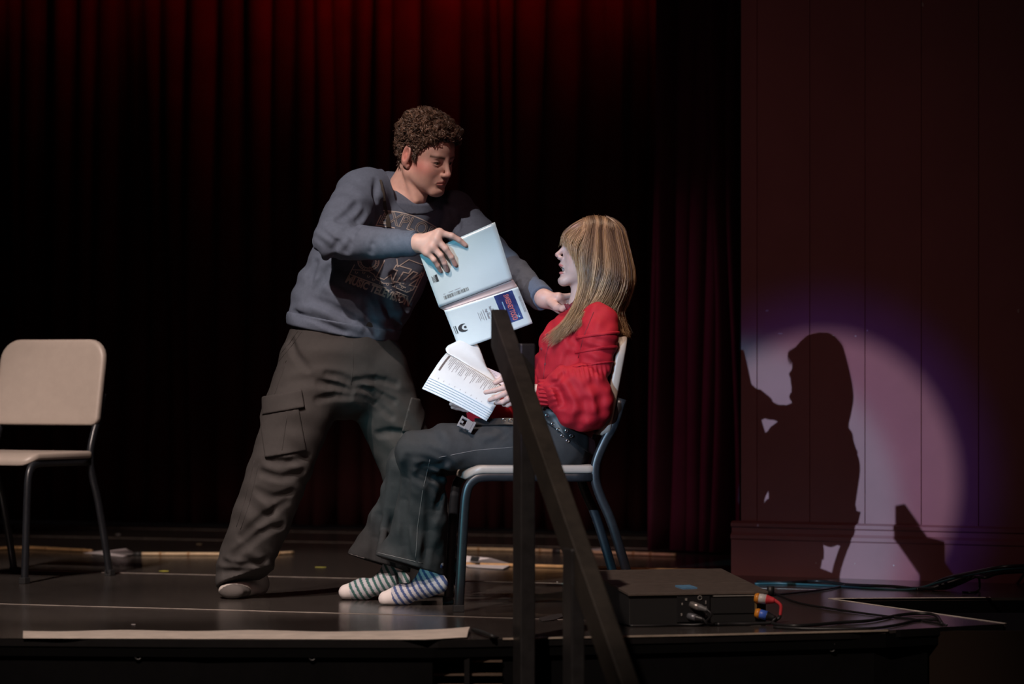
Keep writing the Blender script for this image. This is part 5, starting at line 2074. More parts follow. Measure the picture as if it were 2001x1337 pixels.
# deep creases of the puffed sleeve
crs = U(0.002, chain([P(1128, 722, 11.735), P(1118, 745, 11.722), P(1122, 790, 11.715), P(1133, 832, 11.745)], [0.004, 0.009, 0.008, 0.004]),
        chain([P(1158, 728, 11.75), P(1168, 765, 11.728), P(1178, 805, 11.74)], [0.003, 0.008, 0.004]),
        chain([P(1096, 735, 11.755), P(1088, 760, 11.752), P(1094, 795, 11.755)], [0.003, 0.007, 0.003]),
        chain([P(1146, 760, 11.72), P(1152, 800, 11.72), P(1160, 828, 11.74)], [0.002, 0.007, 0.003]))
bl = cut(bl, crs, 0.022)
bl = cut(bl, rc(P(1146, 608, 12.0), P(1135, 560, 12.0), 0.049, 0.06), 0.006)
bc_ = P(1135, 790, 11.78)
bl = warp(bl,
          wr(P(1155, 726, 11.76), (1, 0, 0.10), 0.014, 0.0024, (0.08, 0.1, 0.018), 0.0),
          wr(P(1150, 800, 11.76), (0.92, 0, -0.40), 0.062, 0.0060, (0.085, 0.12, 0.075), 4.0, (0.4, 0, 0.9), 0.2),
          wr(P(1105, 770, 11.77), (0.75, 0, 0.65), 0.050, 0.0080, (0.06, 0.12, 0.06), 3.0, (0.6, 0, -0.8)),
          wr(P(1082, 768, 11.80), (0, 0.2, 1), 0.017, 0.0022, (0.018, 0.1, 0.05), 0.0),
          wr(P(1168, 680, 11.79), (0.35, 0, 0.93), 0.045, 0.0042, (0.06, 0.1, 0.045), 2.0),
          wr(P(1090, 690, 11.85), (0.85, 0.2, -0.5), 0.045, 0.0050, (0.07, 0.15, 0.10), 2.0),
          wr(P(1125, 640, 11.88), (0.9, 0, -0.4), 0.03, 0.0035, (0.05, 0.1, 0.05), 2.0),
          pnoise(0.06, 0.0020, 21))
blouse = solid('blouse', bl, *bbox(P(905, 845, 11.77), P(1210, 585, 12.3), pad=0.08), 0.0044, M_blouse, wom)
# tiered bands on the upper sleeve, gathered cuff
sa = np.array((-0.02, -0.06, -1.0))
for (px, py, th, g) in ((1172, 655, 0.005, 0.0035), (1170, 683, 0.005, 0.0035), (1166, 712, 0.0035, 0.003)):
    c = P(px, py, 11.83)
    b = inter(grow(bl, g), lambda p, c=c: np.abs(plane(c, (0.12, -0.05, -1))(p)) - th, 0.003)
    b = inter(b, box(c, (0.075, 0.075, 0.05)), 0.002)
    solid('sleeve_tuck', b, *bbox(c, pad=0.095), 0.0034, M_blouse, blouse)
cw = P(1062, 769, 11.83)
cdir = np.array((1, 0, 0.0))
cf_ = inter(rc(P(1072, 768, 11.828), P(1052, 770, 11.832), 0.043, 0.043), lambda p: np.abs(plane(cw, cdir)(p)) - 0.015, 0.004)
cf_ = warp(cf_, wr(cw, (0.1, 0, 1), 0.013, 0.0030, 0.2))
cf_ = cut(cf_, rc(P(1075, 768, 11.828), P(1030, 770, 11.832), 0.028), 0.002)
solid('cuff', cf_, *bbox(cw, pad=0.07), 0.0032, M_blouse, blouse)
# frilled stand collar
cr0 = P(1139, 598, 12.0)
ca = np.array((-0.35, 0.0, 0.94))
fr_ = inter(lambda p: np.abs(rc(P(1146, 612, 12.0), P(1131, 575, 12.0), 0.054, 0.060)(p)) - 0.0022, lambda p: np.abs(plane(cr0, ca)(p)) - 0.024, 0.002)
fr_ = warp(fr_, lambda p: 0.0 * p[:, 0])


def ruff(p):
    q = p - v3(cr0)
    a = np.arctan2(q[:, 1], q[:, 0] * 0.94 + q[:, 2] * 0.35)
    s = np.clip((q @ v3(ca)) / 0.024, -1, 1)
    d = np.abs(rc(P(1146, 612, 12.0), P(1131, 575, 12.0), 0.055, 0.061)(p) - 0.0055 * np.sin(a * 17 + 1.0) * (0.5 + 0.5 * s)) - 0.0026
    return smax(d, np.abs(plane(cr0, ca)(p)) - 0.022 - 0.004 * np.sin(a * 9), 0.002)


solid('frill_collar', ruff, *bbox(cr0, pad=0.10), 0.0032, M_blouse2, blouse)
castB = Caster(blouse)
for px, py in ((1059, 682), (1066, 712), (1070, 655)):
    c = castB.pix(px, py, 0.001)
    MB().tube([c + np.array((0, 0.002, 0)), c + np.array((0, -0.0015, 0)), c + np.array((0, -0.002, 0))], [0.0045, 0.0045, 0.003], 10).part('button', M_blouse2, blouse, True, world=True)
seamw = lambda pts, r, m, c, par: seam(pts, r, c, par, m)
seam([(1078, 650), (1066, 700), (1062, 740)], 0.0012, castB, blouse, M_blouse2)
seam([(1160, 610), (1140, 660), (1130, 700)], 0.0012, castB, blouse, M_blouse2)

# ---- flared jeans
hipf = loft([P(1085, 812, 12.0), P(1098, 835, 12.0), P(1096, 872, 12.0)], [0.150, 0.155, 0.160], [0.088, 0.092, 0.10], (0, 1, 0), 0.03)
th1 = chain([P(1090, 878, 11.925), P(1000, 873, 11.90), P(880, 873, 11.90), P(812, 882, 11.92)], [0.080, 0.073, 0.064, 0.063], 0.04)
th2 = chain([P(1090, 880, 12.09), P(990, 876, 12.12), P(870, 884, 12.18), P(795, 905, 12.22)], [0.080, 0.072, 0.064, 0.062], 0.04)
n1 = loft([P(818, 885, 11.93), P(826, 940, 11.97), P(825, 1010, 12.03), P(806, 1090, 12.10), P(802, 1128, 12.12)], [0.064, 0.070, 0.083, 0.106, 0.114], [0.062, 0.060, 0.064, 0.082, 0.09], (1, 0.1, 0), 0.05)
n2 = loft([P(798, 910, 12.22), P(786, 960, 12.26), P(768, 1030, 12.32), P(742, 1095, 12.38), P(736, 1125, 12.39)], [0.060, 0.067, 0.083, 0.103, 0.108], [0.060, 0.058, 0.064, 0.082, 0.09], (1, 0.1, 0), 0.05)
jn = U(0.03, U(0.02, th1, n1), hipf)
jn2 = U(0.02, th2, n2)
jn = U(0.012, jn, jn2)
jn = warp(jn,
          wr(P(850, 925, 11.90), (0.55, 0, 0.83), 0.035, 0.0060, (0.06, 0.2, 0.06), 4.0, (0.8, 0, -0.5)),
          wr(P(790, 1060, 11.98), (1, 0, 0.20), 0.120, 0.0085, (0.11, 0.2, 0.10), 0.3, ph=0.5),
          wr(P(740, 1020, 12.25), (1, 0, 0.25), 0.110, 0.0070, (0.10, 0.12, 0.10), 0.3, ph=2.2),
          wr(P(1030, 845, 11.85), (0.9, 0, 0.4), 0.030, 0.0040, (0.06, 0.2, 0.05), 2.0),
          wr(P(860, 850, 11.85), (0.95, 0, 0.3), 0.06, 0.0030, (0.08, 0.2, 0.05), 2.0),
          pnoise(0.06, 0.0018, 31))
jn = creases(jn, [
    ([(870, 905), (850, 915), (828, 912)], 0.010, 0.009), ([(868, 925), (846, 935), (822, 928)], 0.010, 0.007), ([(872, 950), (858, 985), (852, 1010)], 0.012, 0.009),
    ([(795, 900), (788, 980), (790, 1070), (800, 1100)], 0.016, 0.010), ([(842, 960), (838, 1040), (832, 1110)], 0.014, 0.006), ([(770, 900), (758, 990), (742, 1085)], 0.012, -0.006),
    ([(744, 930), (735, 1010), (728, 1095)], 0.014, 0.010), ([(990, 845), (975, 860), (955, 868)], 0.010, 0.004)], 0.016)
# slanting hems and hollow ends
h1 = plane(P(800, 1104, 12.04), (-0.30, -0.12, -1))
h2 = plane(P(735, 1098, 12.30), (-0.30, -0.10, -1))
in1 = loft([P(812, 1085, 12.08), P(804, 1105, 12.11), P(800, 1150, 12.13)], [0.070, 0.090, 0.10], [0.045, 0.062, 0.075], (1, 0.1, 0), 0.03)
in2 = loft([P(748, 1082, 12.36), P(740, 1100, 12.38), P(736, 1150, 12.39)], [0.066, 0.084, 0.094], [0.045, 0.060, 0.07], (1, 0.1, 0), 0.03)
jn = cut(jn, in1, 0.002)
jn = cut(jn, in2, 0.002)


def hems(p):
    near = p[:, 1] < 12.235 + (p[:, 0] + 0.30) * 0.25
    return np.where(near, h1(p), h2(p))


jn = inter(jn, hems, 0.002)
jn = inter(jn, plane(P(1085, 806, 12.0), (0.70, 0, 1)), 0.004)
jeans = solid('flared_jeans', jn, *bbox(P(680, 1125, 11.88), P(1150, 820, 12.4), pad=0.09), 0.0046, M_jean, wom)
castJ = Caster(jeans)
seam([(1003, 874), (930, 880), (858, 894)], 0.0009, castJ, jeans, M_stitch)
seam([(840, 898), (826, 960), (816, 1030), (812, 1095)], 0.0009, castJ, jeans, M_stitch)
seam([(738, 1080), (780, 1090), (826, 1101)], 0.0009, castJ, jeans, M_stitch)
seam([(682, 1082), (712, 1091)], 0.0009, castJ, jeans, M_stitch)

# ---- belts with eyelets, plastic buckle
bn = np.array((0.72, 0.0, 1.0)) / 1.232
bc0 = P(1095, 829, 12.0)
beltf = inter(grow(jn, 0.006), lambda p: np.abs(plane(bc0, bn)(p)) - 0.021, 0.002)
beltf = inter(beltf, box(bc0, (0.16, 0.19, 0.10)), 0.001)
belt = solid('belt', beltf, *bbox(bc0, pad=0.2), 0.0042, M_belt, wom)
castL = Caster(belt, jeans)


def eyelet(px, py, r=0.0046):
    c = castL.pix(px, py, 0.0015)
    pts = [c + np.array((r * math.cos(t), 0.001 * math.cos(t), r * math.sin(t))) for t in np.linspace(0, 6.2832, 15)]
    MB().tube(pts, 0.0016, 6).part('eyelet', M_chrome, belt, True, world=True)


for px, py in ((1064, 800), (1081, 829), (1091, 840), (1099, 852), (1107, 842), (1116, 852), (1070, 812), (1109, 862)):
    eyelet(px, py)
b2 = spline([castJ.pix(1003, 829, 0.004), castJ.pix(985, 829, 0.005), castJ.pix(965, 830, 0.005), castJ.pix(945, 831, 0.006), castJ.pix(928, 832, 0.009)], 5)
b2 = [p + np.array((0, 0.0, 0.004)) for p in b2]
belt2 = MB().strip(b2, (0, 0.8, 0.6), 0.016, 0.0018, (0, -0.6, 0.8)).part('loose_belt', M_belt, wom, world=True)
for px in (936, 962, 985, 999):
    c = castJ.pix(px, 828, 0.012)
    pts = [c + np.array((0.006 * math.cos(t), -0.004 * math.sin(t), 0.005 * math.sin(t))) for t in np.linspace(0, 6.2832, 13)]
    MB().tube(pts, 0.0014, 6).part('eyelet', M_chrome, belt2, True, world=True)
bk = P(912, 830, 11.835)
Mb = Matrix.Translation(Vector(bk)) @ Matrix.Rotation(R_(28), 4, 'Y') @ Matrix.Rotation(R_(-20), 4, 'X')
mb = MB()
mb.box((-0.022, -0.005, -0.018), (0.002, 0.005, -0.011), Mb).box((-0.022, -0.005, 0.011), (0.002, 0.005, 0.018), Mb).box((-0.022, -0.004, -0.004), (-0.012, 0.004, 0.004), Mb)
mb.box((-0.026, -0.0045, -0.019), (-0.020, 0.0045, 0.019), Mb).box((-0.004, -0.006, -0.016), (0.016, 0.006, 0.016), Mb).box((0.014, -0.005, -0.019), (0.024, 0.005, 0.019), Mb)
mb.part('side_release_buckle', M_buckle, wom, bevel=0.0012, world=True)

# ---- striped socks


def striped(ax0, ax1, c1, tip):
    ax0, ax1 = v3(ax0), v3(ax1)
    d = ax1 - ax0
    L = np.linalg.norm(d)
    d = d / L

    def fn(V):
        t = (V - ax0) @ d
        s = ((t + 0.35 * (V[:, 2] - 0.03)) / 0.0215) % 1.0
        c = np.where((s < 0.45)[:, None], np.array(c1), np.array((0.42, 0.42, 0.46)))
        c[t < tip] = (0.60, 0.55, 0.54)
        return c
    return fn


def foot(toe, ball, heel, ank, name, c1, tip, h=0.003):
    f = U(0.03, chain([toe, ball, heel], [0.0205, 0.030, 0.029], 0.02), chain([ball * 0.35 + heel * 0.65 + np.array((0, 0, 0.022)), ank], [0.034, 0.033]))
    f = U(0.03, f, rc(ball + np.array((0.0, 0.012, -0.004)), toe + np.array((0.004, 0.014, 0)), 0.024, 0.017))
    f = inter(f, plane((0, 0, 0.0015), (0, 0, -1)), 0.005)
    solid(name, f, *bbox(toe, ball, heel, ank, pad=0.06), h, M_sock, wom, striped(toe, heel, c1, tip))


foot(PZ(754, 0.020, 12.13), PZ(785, 0.032, 12.13), PZ(858, 0.068, 12.10), PZ(848, 0.135, 12.09), 'sock', (0.055, 0.085, 0.20), 0.026)
foot(PZ(676, 0.026, 12.38), PZ(708, 0.036, 12.38), PZ(785, 0.062, 12.36), PZ(775, 0.135, 12.36), 'sock', (0.045, 0.11, 0.105), 0.016)

# ---- long straight hair
rs = np.random.RandomState(9)


def fam(guides, n, jit=0.006, seed=0, lift=0.0):
    """strands blended between neighbouring guides (each a list of points)"""
    G = np.array(guides)
    r2 = np.random.RandomState(seed)
    u = r2.uniform(0, len(G) - 1 - 1e-6, n)
    i = u.astype(int)
    w_ = (u - i)[:, None, None]
    S = G[i] * (1 - w_) + G[i + 1] * w_
    K = S.shape[1]
    amp = np.linspace(0.35, 1.0, K)[None, :, None]
    S = S + r2.normal(size=(n, 1, 3)) * jit * amp * 0.8 + r2.normal(size=(n, K, 3)) * jit * 0.30 * amp
    S[:, -1] = S[:, -2] + (S[:, -1] - S[:, -2]) * r2.uniform(0.3, 1.5, n)[:, None]
    return S


near = [[(1142, 438, 12.0), (1118, 452, 11.955), (1124, 492, 11.925), (1132, 540, 11.915), (1126, 585, 11.90), (1104, 628, 11.875), (1074, 652, 11.87)],
        [(1152, 434, 12.0), (1138, 458, 11.93), (1142, 505, 11.905), (1143, 555, 11.895), (1131, 598, 11.88), (1110, 636, 11.855), (1086, 664, 11.85)],
        [(1164, 433, 12.0), (1164, 462, 11.915), (1162, 512, 11.892), (1154, 562, 11.885), (1139, 603, 11.87), (1118, 636, 11.845), (1100, 656, 11.84)],
        [(1176, 434, 12.0), (1190, 466, 11.910), (1184, 520, 11.885), (1172, 565, 11.88), (1152, 600, 11.865), (1133, 622, 11.84), (1122, 640, 11.835)],
        [(1186, 438, 12.0), (1210, 474, 11.922), (1208, 528, 11.895), (1198, 570, 11.885), (1180, 598, 11.86), (1166, 612, 11.838), (1150, 625, 11.828)],
        [(1194, 442, 12.0), (1226, 486, 11.95), (1226, 540, 11.925), (1218, 580, 11.915), (1207, 606, 11.90), (1207, 626, 11.89), (1212, 646, 11.885)],
        [(1198, 446, 12.01), (1235, 496, 11.98), (1238, 540, 11.97), (1228, 585, 11.965), (1216, 612, 11.95), (1219, 632, 11.94), (1226, 650, 11.935)]]


def dome(y, deg, side):
    q = math.sqrt(max(0.02, 1 - ((y + 0.016) / 0.103) ** 2))
    a = R_(deg)
    return W2((-side * 0.0835 * q * math.sin(a), y, 0.036 + 0.0915 * q * math.cos(a)))


def full(g, y, side):
    t = [dome(y, d, side) for d in (2, 26, 50, 74)]
    for (x, yy, Y) in g[2:]:
        p = P(x, yy, Y)
        if side < 0:
            p = np.array((p[0], 24.0 - p[1], p[2]))
        t.append(p)
    return t


ys = [0.046, 0.026, 0.004, -0.022, -0.050, -0.078, -0.098]
NEAR = [full(g, y, 1) for g, y in zip(near, ys)]
FAR = [full(g, y, -1) for g, y in zip(near, ys)]
for GG, sd3 in ((NEAR, 1), (FAR, -1)):
    GG[5][:4] = [dome(-0.030, 10, sd3), dome(-0.052, 26, sd3), dome(-0.070, 44, sd3), dome(-0.082, 66, sd3)]
    GG[6][:4] = [dome(-0.034, 6, sd3), dome(-0.064, 10, sd3), dome(-0.088, 20, sd3), dome(-0.104, 48, sd3)]
mid = [(a + b) / 2 + np.array((0.003, 0, 0.0)) for a, b in zip(NEAR[-1], FAR[-1])]
BACK = [NEAR[-1], mid, FAR[-1]]
BANGS = [[dome(0.030, 30, 1), dome(0.052, 42, 1), dome(0.072, 52, 1) + np.array((-0.006, 0, 0.0)), P(1106, 462, 11.950), P(1106, 477, 11.945)],
         [dome(0.030, 3, 1), dome(0.055, 3, 1), dome(0.076, 3, 1) + np.array((-0.006, 0, 0.0)), P(1101, 458, 12.0), P(1098, 474, 12.0)],
         [dome(0.030, 30, -1), dome(0.052, 42, -1), dome(0.072, 52, -1) + np.array((-0.006, 0, 0.0)), P(1105, 462, 12.05), P(1105, 477, 12.055)]]
SIDEB = [[dome(0.040, 34, 1), dome(0.058, 52, 1), dome(0.066, 66, 1) + np.array((-0.004, -0.003, 0)), P(1112, 476, 11.932), P(1118, 500, 11.924)],
         [dome(0.030, 34, 1), dome(0.042, 55, 1), dome(0.044, 74, 1) + np.array((-0.002, -0.004, 0)), P(1127, 486, 11.914), P(1129, 516, 11.912)]]
groups = [(fam(NEAR, 2100, 0.0045, 1), 24), (fam(FAR, 700, 0.0045, 2), 24), (fam(BACK, 500, 0.005, 3), 24), (fam(BANGS, 420, 0.0035, 4), 16), (fam([BANGS[0]] + SIDEB + [NEAR[0][1:6]], 460, 0.0035, 6), 16), (fam(NEAR, 60, 0.014, 7), 24)]
Vs, Qs, cs, n0 = [], [], [], 0
for gi, (S, K) in enumerate(groups):
    pth = arr_spline(S, K)
    N = len(pth)
    rad = rs.uniform(0.0006, 0.0013, N) if gi < 5 else np.full(N, 0.0003)
    V, Q, sid = tubes_np(pth, rad, 3)
    # streaks: colour depends smoothly on the position across the head, plus each strand's own shade
    key = S[:, 4, 0] * 62 + S[:, 4, 1] * 40
    st_ = 0.5 + 0.5 * np.sin(key * 2.1 + 1.7 * np.sin(key * 0.83))
    st_ = np.clip(st_ * 0.75 + rs.uniform(-0.25, 0.35, N), 0, 1)
    dark, light = np.array((0.085, 0.048, 0.028)), np.array((0.50, 0.335, 0.185))
    c = dark[None] * (1 - st_[:, None]) + light[None] * st_[:, None]
    tpos = np.tile(np.repeat(np.linspace(0, 1, K), 3), N)
    c = c[sid]
    gold = np.array((0.42, 0.235, 0.105))
    wg = np.clip((tpos - 0.55) / 0.4, 0, 1)[:, None] * 0.55
    rootw = np.clip(1 - tpos / 0.16, 0, 1)[:, None] * 0.45
    c = c * (1 - wg) + gold * wg
    c = c * (1 - rootw) + np.array((0.12, 0.07, 0.04)) * rootw
    Vs.append(V)
    Qs.append(Q + n0)
    cs.append(c)
    n0 += len(V)


def scalp(p):
    d = ell((0, -0.016, 0.036), (0.079, 0.099, 0.0865))(p)
    d = smax(d, smin(0.060 - p[:, 2], (p[:, 1] + 0.004), 0.01) * F4(0.7), 0.005)
    d2 = ell((0, -0.050, -0.045), (0.070, 0.058, 0.10))(p)
    return smin(d, d2, 0.02)


Vc, Qc = surf(in_space(scalp, wC, wM, wS), wC - 0.17, wC + 0.16, 0.0045, 1)
Va, Qa = merge((Vc, Qc), (np.concatenate(Vs), np.concatenate(Qs)))
cc = np.concatenate([np.tile(np.array((0.085, 0.052, 0.032)), (len(Vc), 1)), np.concatenate(cs)])
hw2 = link('hair', mesh_np('hair', Va, Qa, colors=cc), M_hairw, wom, True)
tag(hw2, 'long straight streaked blonde hair with a fringe')
# ------------------------------------------------------------------ books
M_cover = mat('pale_cover', (0.53, 0.62, 0.64), 0.28, var=0.03, vscale=10, spec=0.5, bump=0.05, bscale=30)  # part of the cyan light is mixed into the white cover's colour
M_page = mat('book_page', (0.55, 0.60, 0.63), 0.6, var=0.04, vscale=25)
M_edge = mat('page_edges', (0.62, 0.52, 0.48), 0.7, var=0.2, vscale=90, stretch=(1, 1, 12))
M_dark = mat('black_ink', (0.02, 0.02, 0.022), 0.6)
M_grey = mat('grey_ink', (0.22, 0.22, 0.24), 0.7)
M_navy = mat('navy_picture', (0.022, 0.028, 0.11), 0.35, col2=(0.045, 0.09, 0.26), vscale=14)
M_title = mat('title_red', (0.50, 0.14, 0.13), 0.5)
M_glow = mat('picture_pale', (0.30, 0.50, 0.66), 0.5)


def bilin(a, b, c, d, bow=0.0, nrm=None, bowv=0.0):
    """patch with corners (0,0)=a (1,0)=b (1,1)=c (0,1)=d, bowed along its normal"""
    a, b, c, d = [np.array(p, float) for p in (a, b, c, d)]
    n = np.cross(b - a, d - a)
    n /= np.linalg.norm(n)
    if n[1] > 0:
        n = -n

    def S(u, v, lift=0.0):
        p = a * (1 - u) * (1 - v) + b * u * (1 - v) + c * u * v + d * (1 - u) * v
        return p + n * (bow * 4 * u * (1 - u) + bowv * 4 * v * (1 - v) + lift)
    return S


def leaf(S, th, nu=16, nv=16, rad=0.0):
    """slab of thickness th behind the patch S"""
    mb = MB()
    V = []
    for side in (0.0, -th):
        for j in range(nv + 1):
            for i in range(nu + 1):
                V.append(S(i / nu, j / nv, side))
    m = (nu + 1) * (nv + 1)
    F = []
    id_ = lambda s, i, j: s * m + j * (nu + 1) + i
    for j in range(nv):
        for i in range(nu):
            F.append((id_(0, i, j), id_(0, i + 1, j), id_(0, i + 1, j + 1), id_(0, i, j + 1)))
            F.append((id_(1, i, j), id_(1, i, j + 1), id_(1, i + 1, j + 1), id_(1, i + 1, j)))
    for i in range(nu):
        F.append((id_(0, i, 0), id_(1, i, 0), id_(1, i + 1, 0), id_(0, i + 1, 0)))
        F.append((id_(0, i, nv), id_(0, i + 1, nv), id_(1, i + 1, nv), id_(1, i, nv)))
    for j in range(nv):
        F.append((id_(0, 0, j), id_(0, 0, j + 1), id_(1, 0, j + 1), id_(1, 0, j)))
        F.append((id_(0, nu, j), id_(1, nu, j), id_(1, nu, j + 1), id_(0, nu, j + 1)))
    return mb.add(V, F)


bk1 = empty('open_book', tuple(float(x) for x in P(930, 683, 11.97)))
tag(bk1, 'open paperback score held up with its covers towards the audience', 'book', 'open scores')
# back cover panel: u along the top edge, v down to the spine
TB = bilin(P(820, 498, 11.995), P(967, 434, 11.985), P(1002, 546, 12.010), P(858, 601, 12.020), 0.004, bowv=0.005)
leaf(TB, 0.0016).part('back_cover', M_cover, bk1, True, world=True)
leaf(lambda u, v, l=0.0: TB(0.012 + 0.972 * u, 0.012 + 0.97 * v, l - 0.0018), 0.012).part('page_block', M_edge, bk1, True, world=True)
LB = bilin(P(868, 607, 12.022), P(1012, 561, 12.012), P(1041, 632, 12.030), P(898, 684, 12.040), 0.006, bowv=-0.004)
leaf(LB, 0.0016).part('front_cover', M_cover, bk1, True, world=True)
leaf(lambda u, v, l=0.0: LB(0.012 + 0.975 * u, 0.012 + 0.97 * v, l - 0.0018), 0.008).part('page_block', M_edge, bk1, True, world=True)
# spine between the covers
sp0 = lambda u: TB(u, 1.0)
sp1 = lambda u: LB(u, 0.0)
M_spine = mat('spine_card', (0.36, 0.27, 0.26), 0.4, var=0.1, vscale=20)


def SPN(u, v, l=0.0):
    p = sp0(u) * (1 - v) + sp1(u) * v
    return p + np.array((0, 0.012 * 4 * v * (1 - v) * 0.4 + 0.003, 0)) + np.array((0, -1, 0)) * l


leaf(SPN, 0.0016, 16, 4).part('spine', M_spine, bk1, True, world=True)
# print of the back cover: barcode line by the spine, small publisher mark at the left edge
ik = Ink()
r3 = np.random.RandomState(2)
x = 0.10
while x < 0.43:
    wdt = r3.choice((0.0022, 0.0035, 0.006))
    ik.rect(x, 0.84, x + wdt, 0.905)
    x += wdt + r3.choice((0.0025, 0.004, 0.006))
tag(ik.build('barcode', lambda u, v: TB(u, v, 0.0008), M_dark, bk1), kind='stuff')
ik = Ink()
fl = lambda S: (lambda u, v: S(u, 1 - v, 0.0008))
for sx, n_ in ((0.26, 9), (0.18, 7), (0.11, 3)):
    for k_ in range(n_):
        ik.rect(sx + 0.009 * k_, 0.185, sx + 0.009 * k_ + 0.006, 0.199)
tag(ik.build('small_print', fl(TB), M_grey, bk1), kind='stuff')
ik = Ink()
ik.rect(0.085, 0.43, 0.115, 0.56)
tag(ik.build('publisher_mark', lambda u, v: TB(u, v, 0.0008), M_dark, bk1), kind='stuff')
ik = Ink()
for i in range(5):
    ik.rect(0.042 + 0.009 * i, 0.44 + 0.01 * (i % 2), 0.047 + 0.009 * i, 0.57 - 0.015 * (i % 3))
tag(ik.build('small_print', fl(TB), M_dark, bk1), kind='stuff')
# front cover: the title runs down the panel (it is held sideways); u = 1 is the head of the cover
ik = Ink()
ik.rect(0.665, 0.03, 0.915, 0.80, 6, 8)
ik.build('cover_picture', lambda u, v: LB(u, v, 0.0008), M_navy, bk1)
ik = Ink()
ik.text('SWEENEY', 0.785, 0.715, 0.092, rot=-1.57, bold=0.0022)
ik.text('TODD', 0.785, 0.365, 0.092, rot=-1.57, bold=0.0022)
tag(ik.build('cover_title', lambda u, v: LB(u, 1 - v, 0.0014), M_title, bk1), kind='stuff')
ik = Ink()
for k_ in range(22):
    ik.rect(0.732, 0.42 + 0.016 * k_, 0.746, 0.42 + 0.016 * k_ + 0.011)
ik.rect(0.865, 0.26, 0.885, 0.30)
for a in np.linspace(0, 6.28, 7):
    ik.line([(0.86, 0.31), (0.86 + 0.045 * math.cos(a), 0.31 + 0.06 * math.sin(a))], 0.004, 1)
tag(ik.build('cover_glow', lambda u, v: LB(u, 1 - v, 0.0013), M_glow, bk1), kind='stuff')
ik = Ink()
ik.text('REVISED VOCAL SCORE', 0.955, 0.55, 0.040, rot=-1.57)
for i, (tx, sz, uu) in enumerate((('x' * 19, 0.020, 0.590), ('Stephen Sondheim', 0.044, 0.555), ('x' * 7, 0.020, 0.530), ('Hugh Wheeler', 0.044, 0.495), ('x' * 30, 0.020, 0.462),
                                  ('x' * 26, 0.016, 0.435), ('x' * 17, 0.016, 0.412), ('x' * 24, 0.014, 0.39))):
    if sz > 0.04:
        ik.text(tx, uu, 0.60, sz, rot=-1.57, bold=0.0012)
    else:            # lines too small to read in the photograph
        for k_ in range(int(len(tx) * 0.8)):
            ik.rect(uu, 0.60 - 0.0045 * len(tx) + 0.0115 * k_, uu + sz * 0.5, 0.60 - 0.0045 * len(tx) + 0.0115 * k_ + 0.008)
tag(ik.build('cover_credits', lambda u, v: LB(u, 1 - v, 0.0009), M_grey, bk1), kind='stuff')
ik = Ink()


def ring(cx, cy, r0, r1, a0, a1, n=14):
    V, F = [], []
    for i in range(n + 1):
        a = a0 + (a1 - a0) * i / n
        t = math.sin(math.pi * i / n) * 0.9 + 0.1
        V += [(cx + r0 * math.cos(a), cy + r0 * 1.35 * math.sin(a)), (cx + (r0 + (r1 - r0) * t) * math.cos(a), cy + (r0 + (r1 - r0) * t) * 1.35 * math.sin(a))]
    for i in range(n):
        F.append((2 * i, 2 * i + 2, 2 * i + 3, 2 * i + 1))
    ik.addvf(V, F)


ring(0.185, 0.47, 0.055, 0.105, 1.5, 4.9)
ring(0.185, 0.47, 0.0, 0.028, 0.0, 6.28)
for k_ in range(12):
    ik.rect(0.050, 0.38 + 0.016 * k_, 0.066, 0.38 + 0.016 * k_ + 0.011)
    ik.rect(0.030, 0.38 + 0.016 * k_, 0.040, 0.38 + 0.016 * k_ + 0.010)
tag(ik.build('publisher_mark', lambda u, v: LB(u, 1 - v, 0.0009), M_dark, bk1), kind='stuff')

# ---- script held in the lap
bk2 = empty('open_book', tuple(float(x) for x in P(905, 800, 11.92)))
tag(bk2, 'open printed script with text pages held in the lap of the seated person', 'book', 'open scores')
S2 = bilin(P(838, 738, 11.875), P(963, 803, 11.845), P(990, 762, 11.93), P(872, 690, 11.985), 0.004, bowv=0.012)
leaf(S2, 0.0008).part('text_page', M_page, bk2, True, world=True)
for i in range(5):
    k = 0.0022 * (i + 1)
    leaf(lambda u, v, l=0.0, k=k, i=i: S2(-0.004 * i + u * 1.0, -0.035 * (i + 1) + v * (1 + 0.035 * (i + 1)), l - k * 1.9), 0.0014).part('page_block', M_page, bk2, True, world=True)
M_teal2 = mat('cover_pale_teal', (0.42, 0.60, 0.62), 0.4)
S2c = bilin(P(889, 763, 11.93), P(925, 778, 11.92), P(922, 790, 11.90), P(891, 790, 11.90))
leaf(S2c, 0.0012, 2, 2).part('back_cover', M_teal2, bk2, world=True)
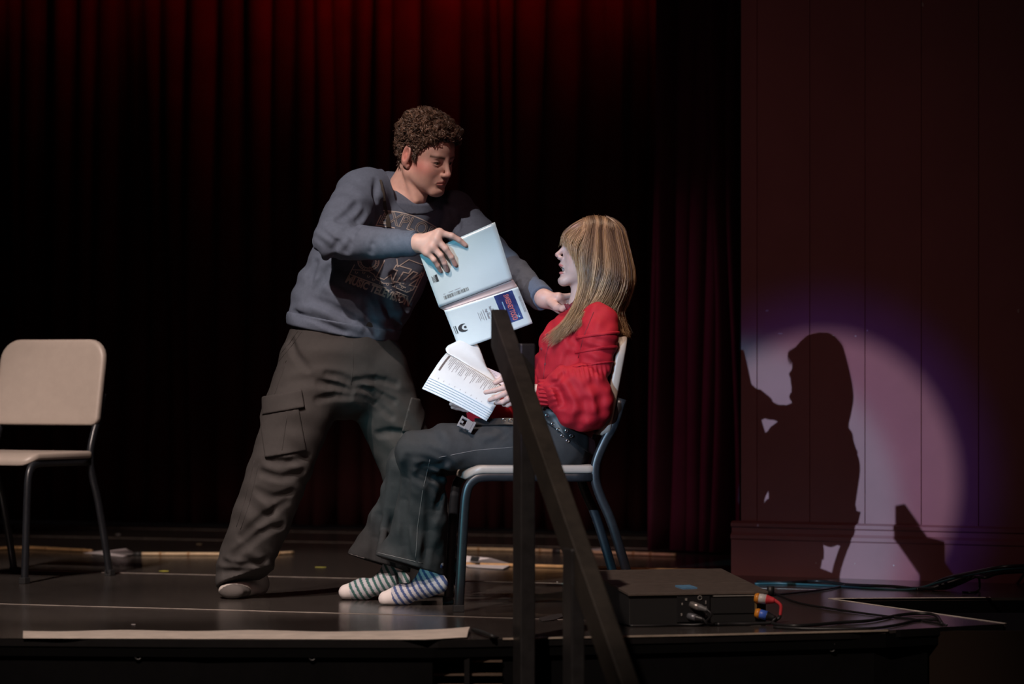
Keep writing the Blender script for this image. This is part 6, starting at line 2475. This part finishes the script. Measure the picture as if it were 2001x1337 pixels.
# header bar, text lines
ik = Ink()
ik.rect(0.055, 0.28, 0.082, 0.95, 2, 8)
ik.build('header_bar', lambda u, v: S2(u, v, 0.0007), mat('brown_grey_ink', (0.10, 0.085, 0.085), 0.6), bk2)
ik = Ink()
for i in range(34):
    u = 0.11 + i * 0.023
    v1 = r3.uniform(0.86, 0.93)
    v = v1
    stop = r3.uniform(0.35, 0.62) if i % 4 else 0.72
    while v > stop:
        wl = r3.uniform(0.025, 0.075)
        ik.rect(u, max(v - wl, stop), u + 0.0075, v)
        v -= wl + 0.012
for i in range(9):
    u = 0.12 + i * 0.085
    ik.rect(u, 0.05, u + 0.006, 0.05 + r3.uniform(0.03, 0.06))
tag(ik.build('text_lines', lambda u, v: S2(u, v, 0.0007), M_grey, bk2), kind='stuff')
# facing page rising behind, curling over
pg = [[P(874, 690, 11.985), P(905, 708, 11.975), P(945, 738, 11.955), P(986, 764, 11.935)],
      [P(871, 682, 12.00), P(905, 690, 12.01), P(950, 722, 11.99), P(980, 757, 11.96)],
      [P(876, 675, 12.02), P(905, 668, 12.035), P(940, 700, 12.02), P(968, 750, 11.985)],
      [P(886, 671, 12.04), P(912, 660, 12.06), P(935, 676, 12.05), P(955, 735, 12.01)]]
rows = [spline(r, 5) for r in pg]
colsn = len(rows[0])
V = []
for c in range(colsn):
    for p in spline([r[c] for r in rows], 4):
        V.append(p)
nr = len(V) // colsn
F = [(c * nr + j, (c + 1) * nr + j, (c + 1) * nr + j + 1, c * nr + j + 1) for c in range(colsn - 1) for j in range(nr - 1)]
me = mesh_np('facing_page', V, F)
o = link('facing_page', me, M_page, bk2, True)
md = o.modifiers.new('th', 'SOLIDIFY')
md.thickness = 0.0012
# printed inner page showing beyond
S3 = bilin(P(938, 712, 12.03), P(985, 733, 12.00), P(990, 757, 11.95), P(958, 742, 11.99))
leaf(S3, 0.001, 3, 3).part('inner_page', mat('pink_page', (0.50, 0.42, 0.44), 0.6), bk2, world=True)
ik = Ink()
for i in range(5):
    ik.rect(0.22 + 0.03 * i, 0.15 + 0.12 * i, 0.50 + 0.06 * (i % 3), 0.19 + 0.12 * i)
ik.rect(0.0, 0.05, 0.20, 0.75)
tag(ik.build('text_lines', lambda u, v: S3(u, v, 0.0006), M_grey, bk2), kind='stuff')
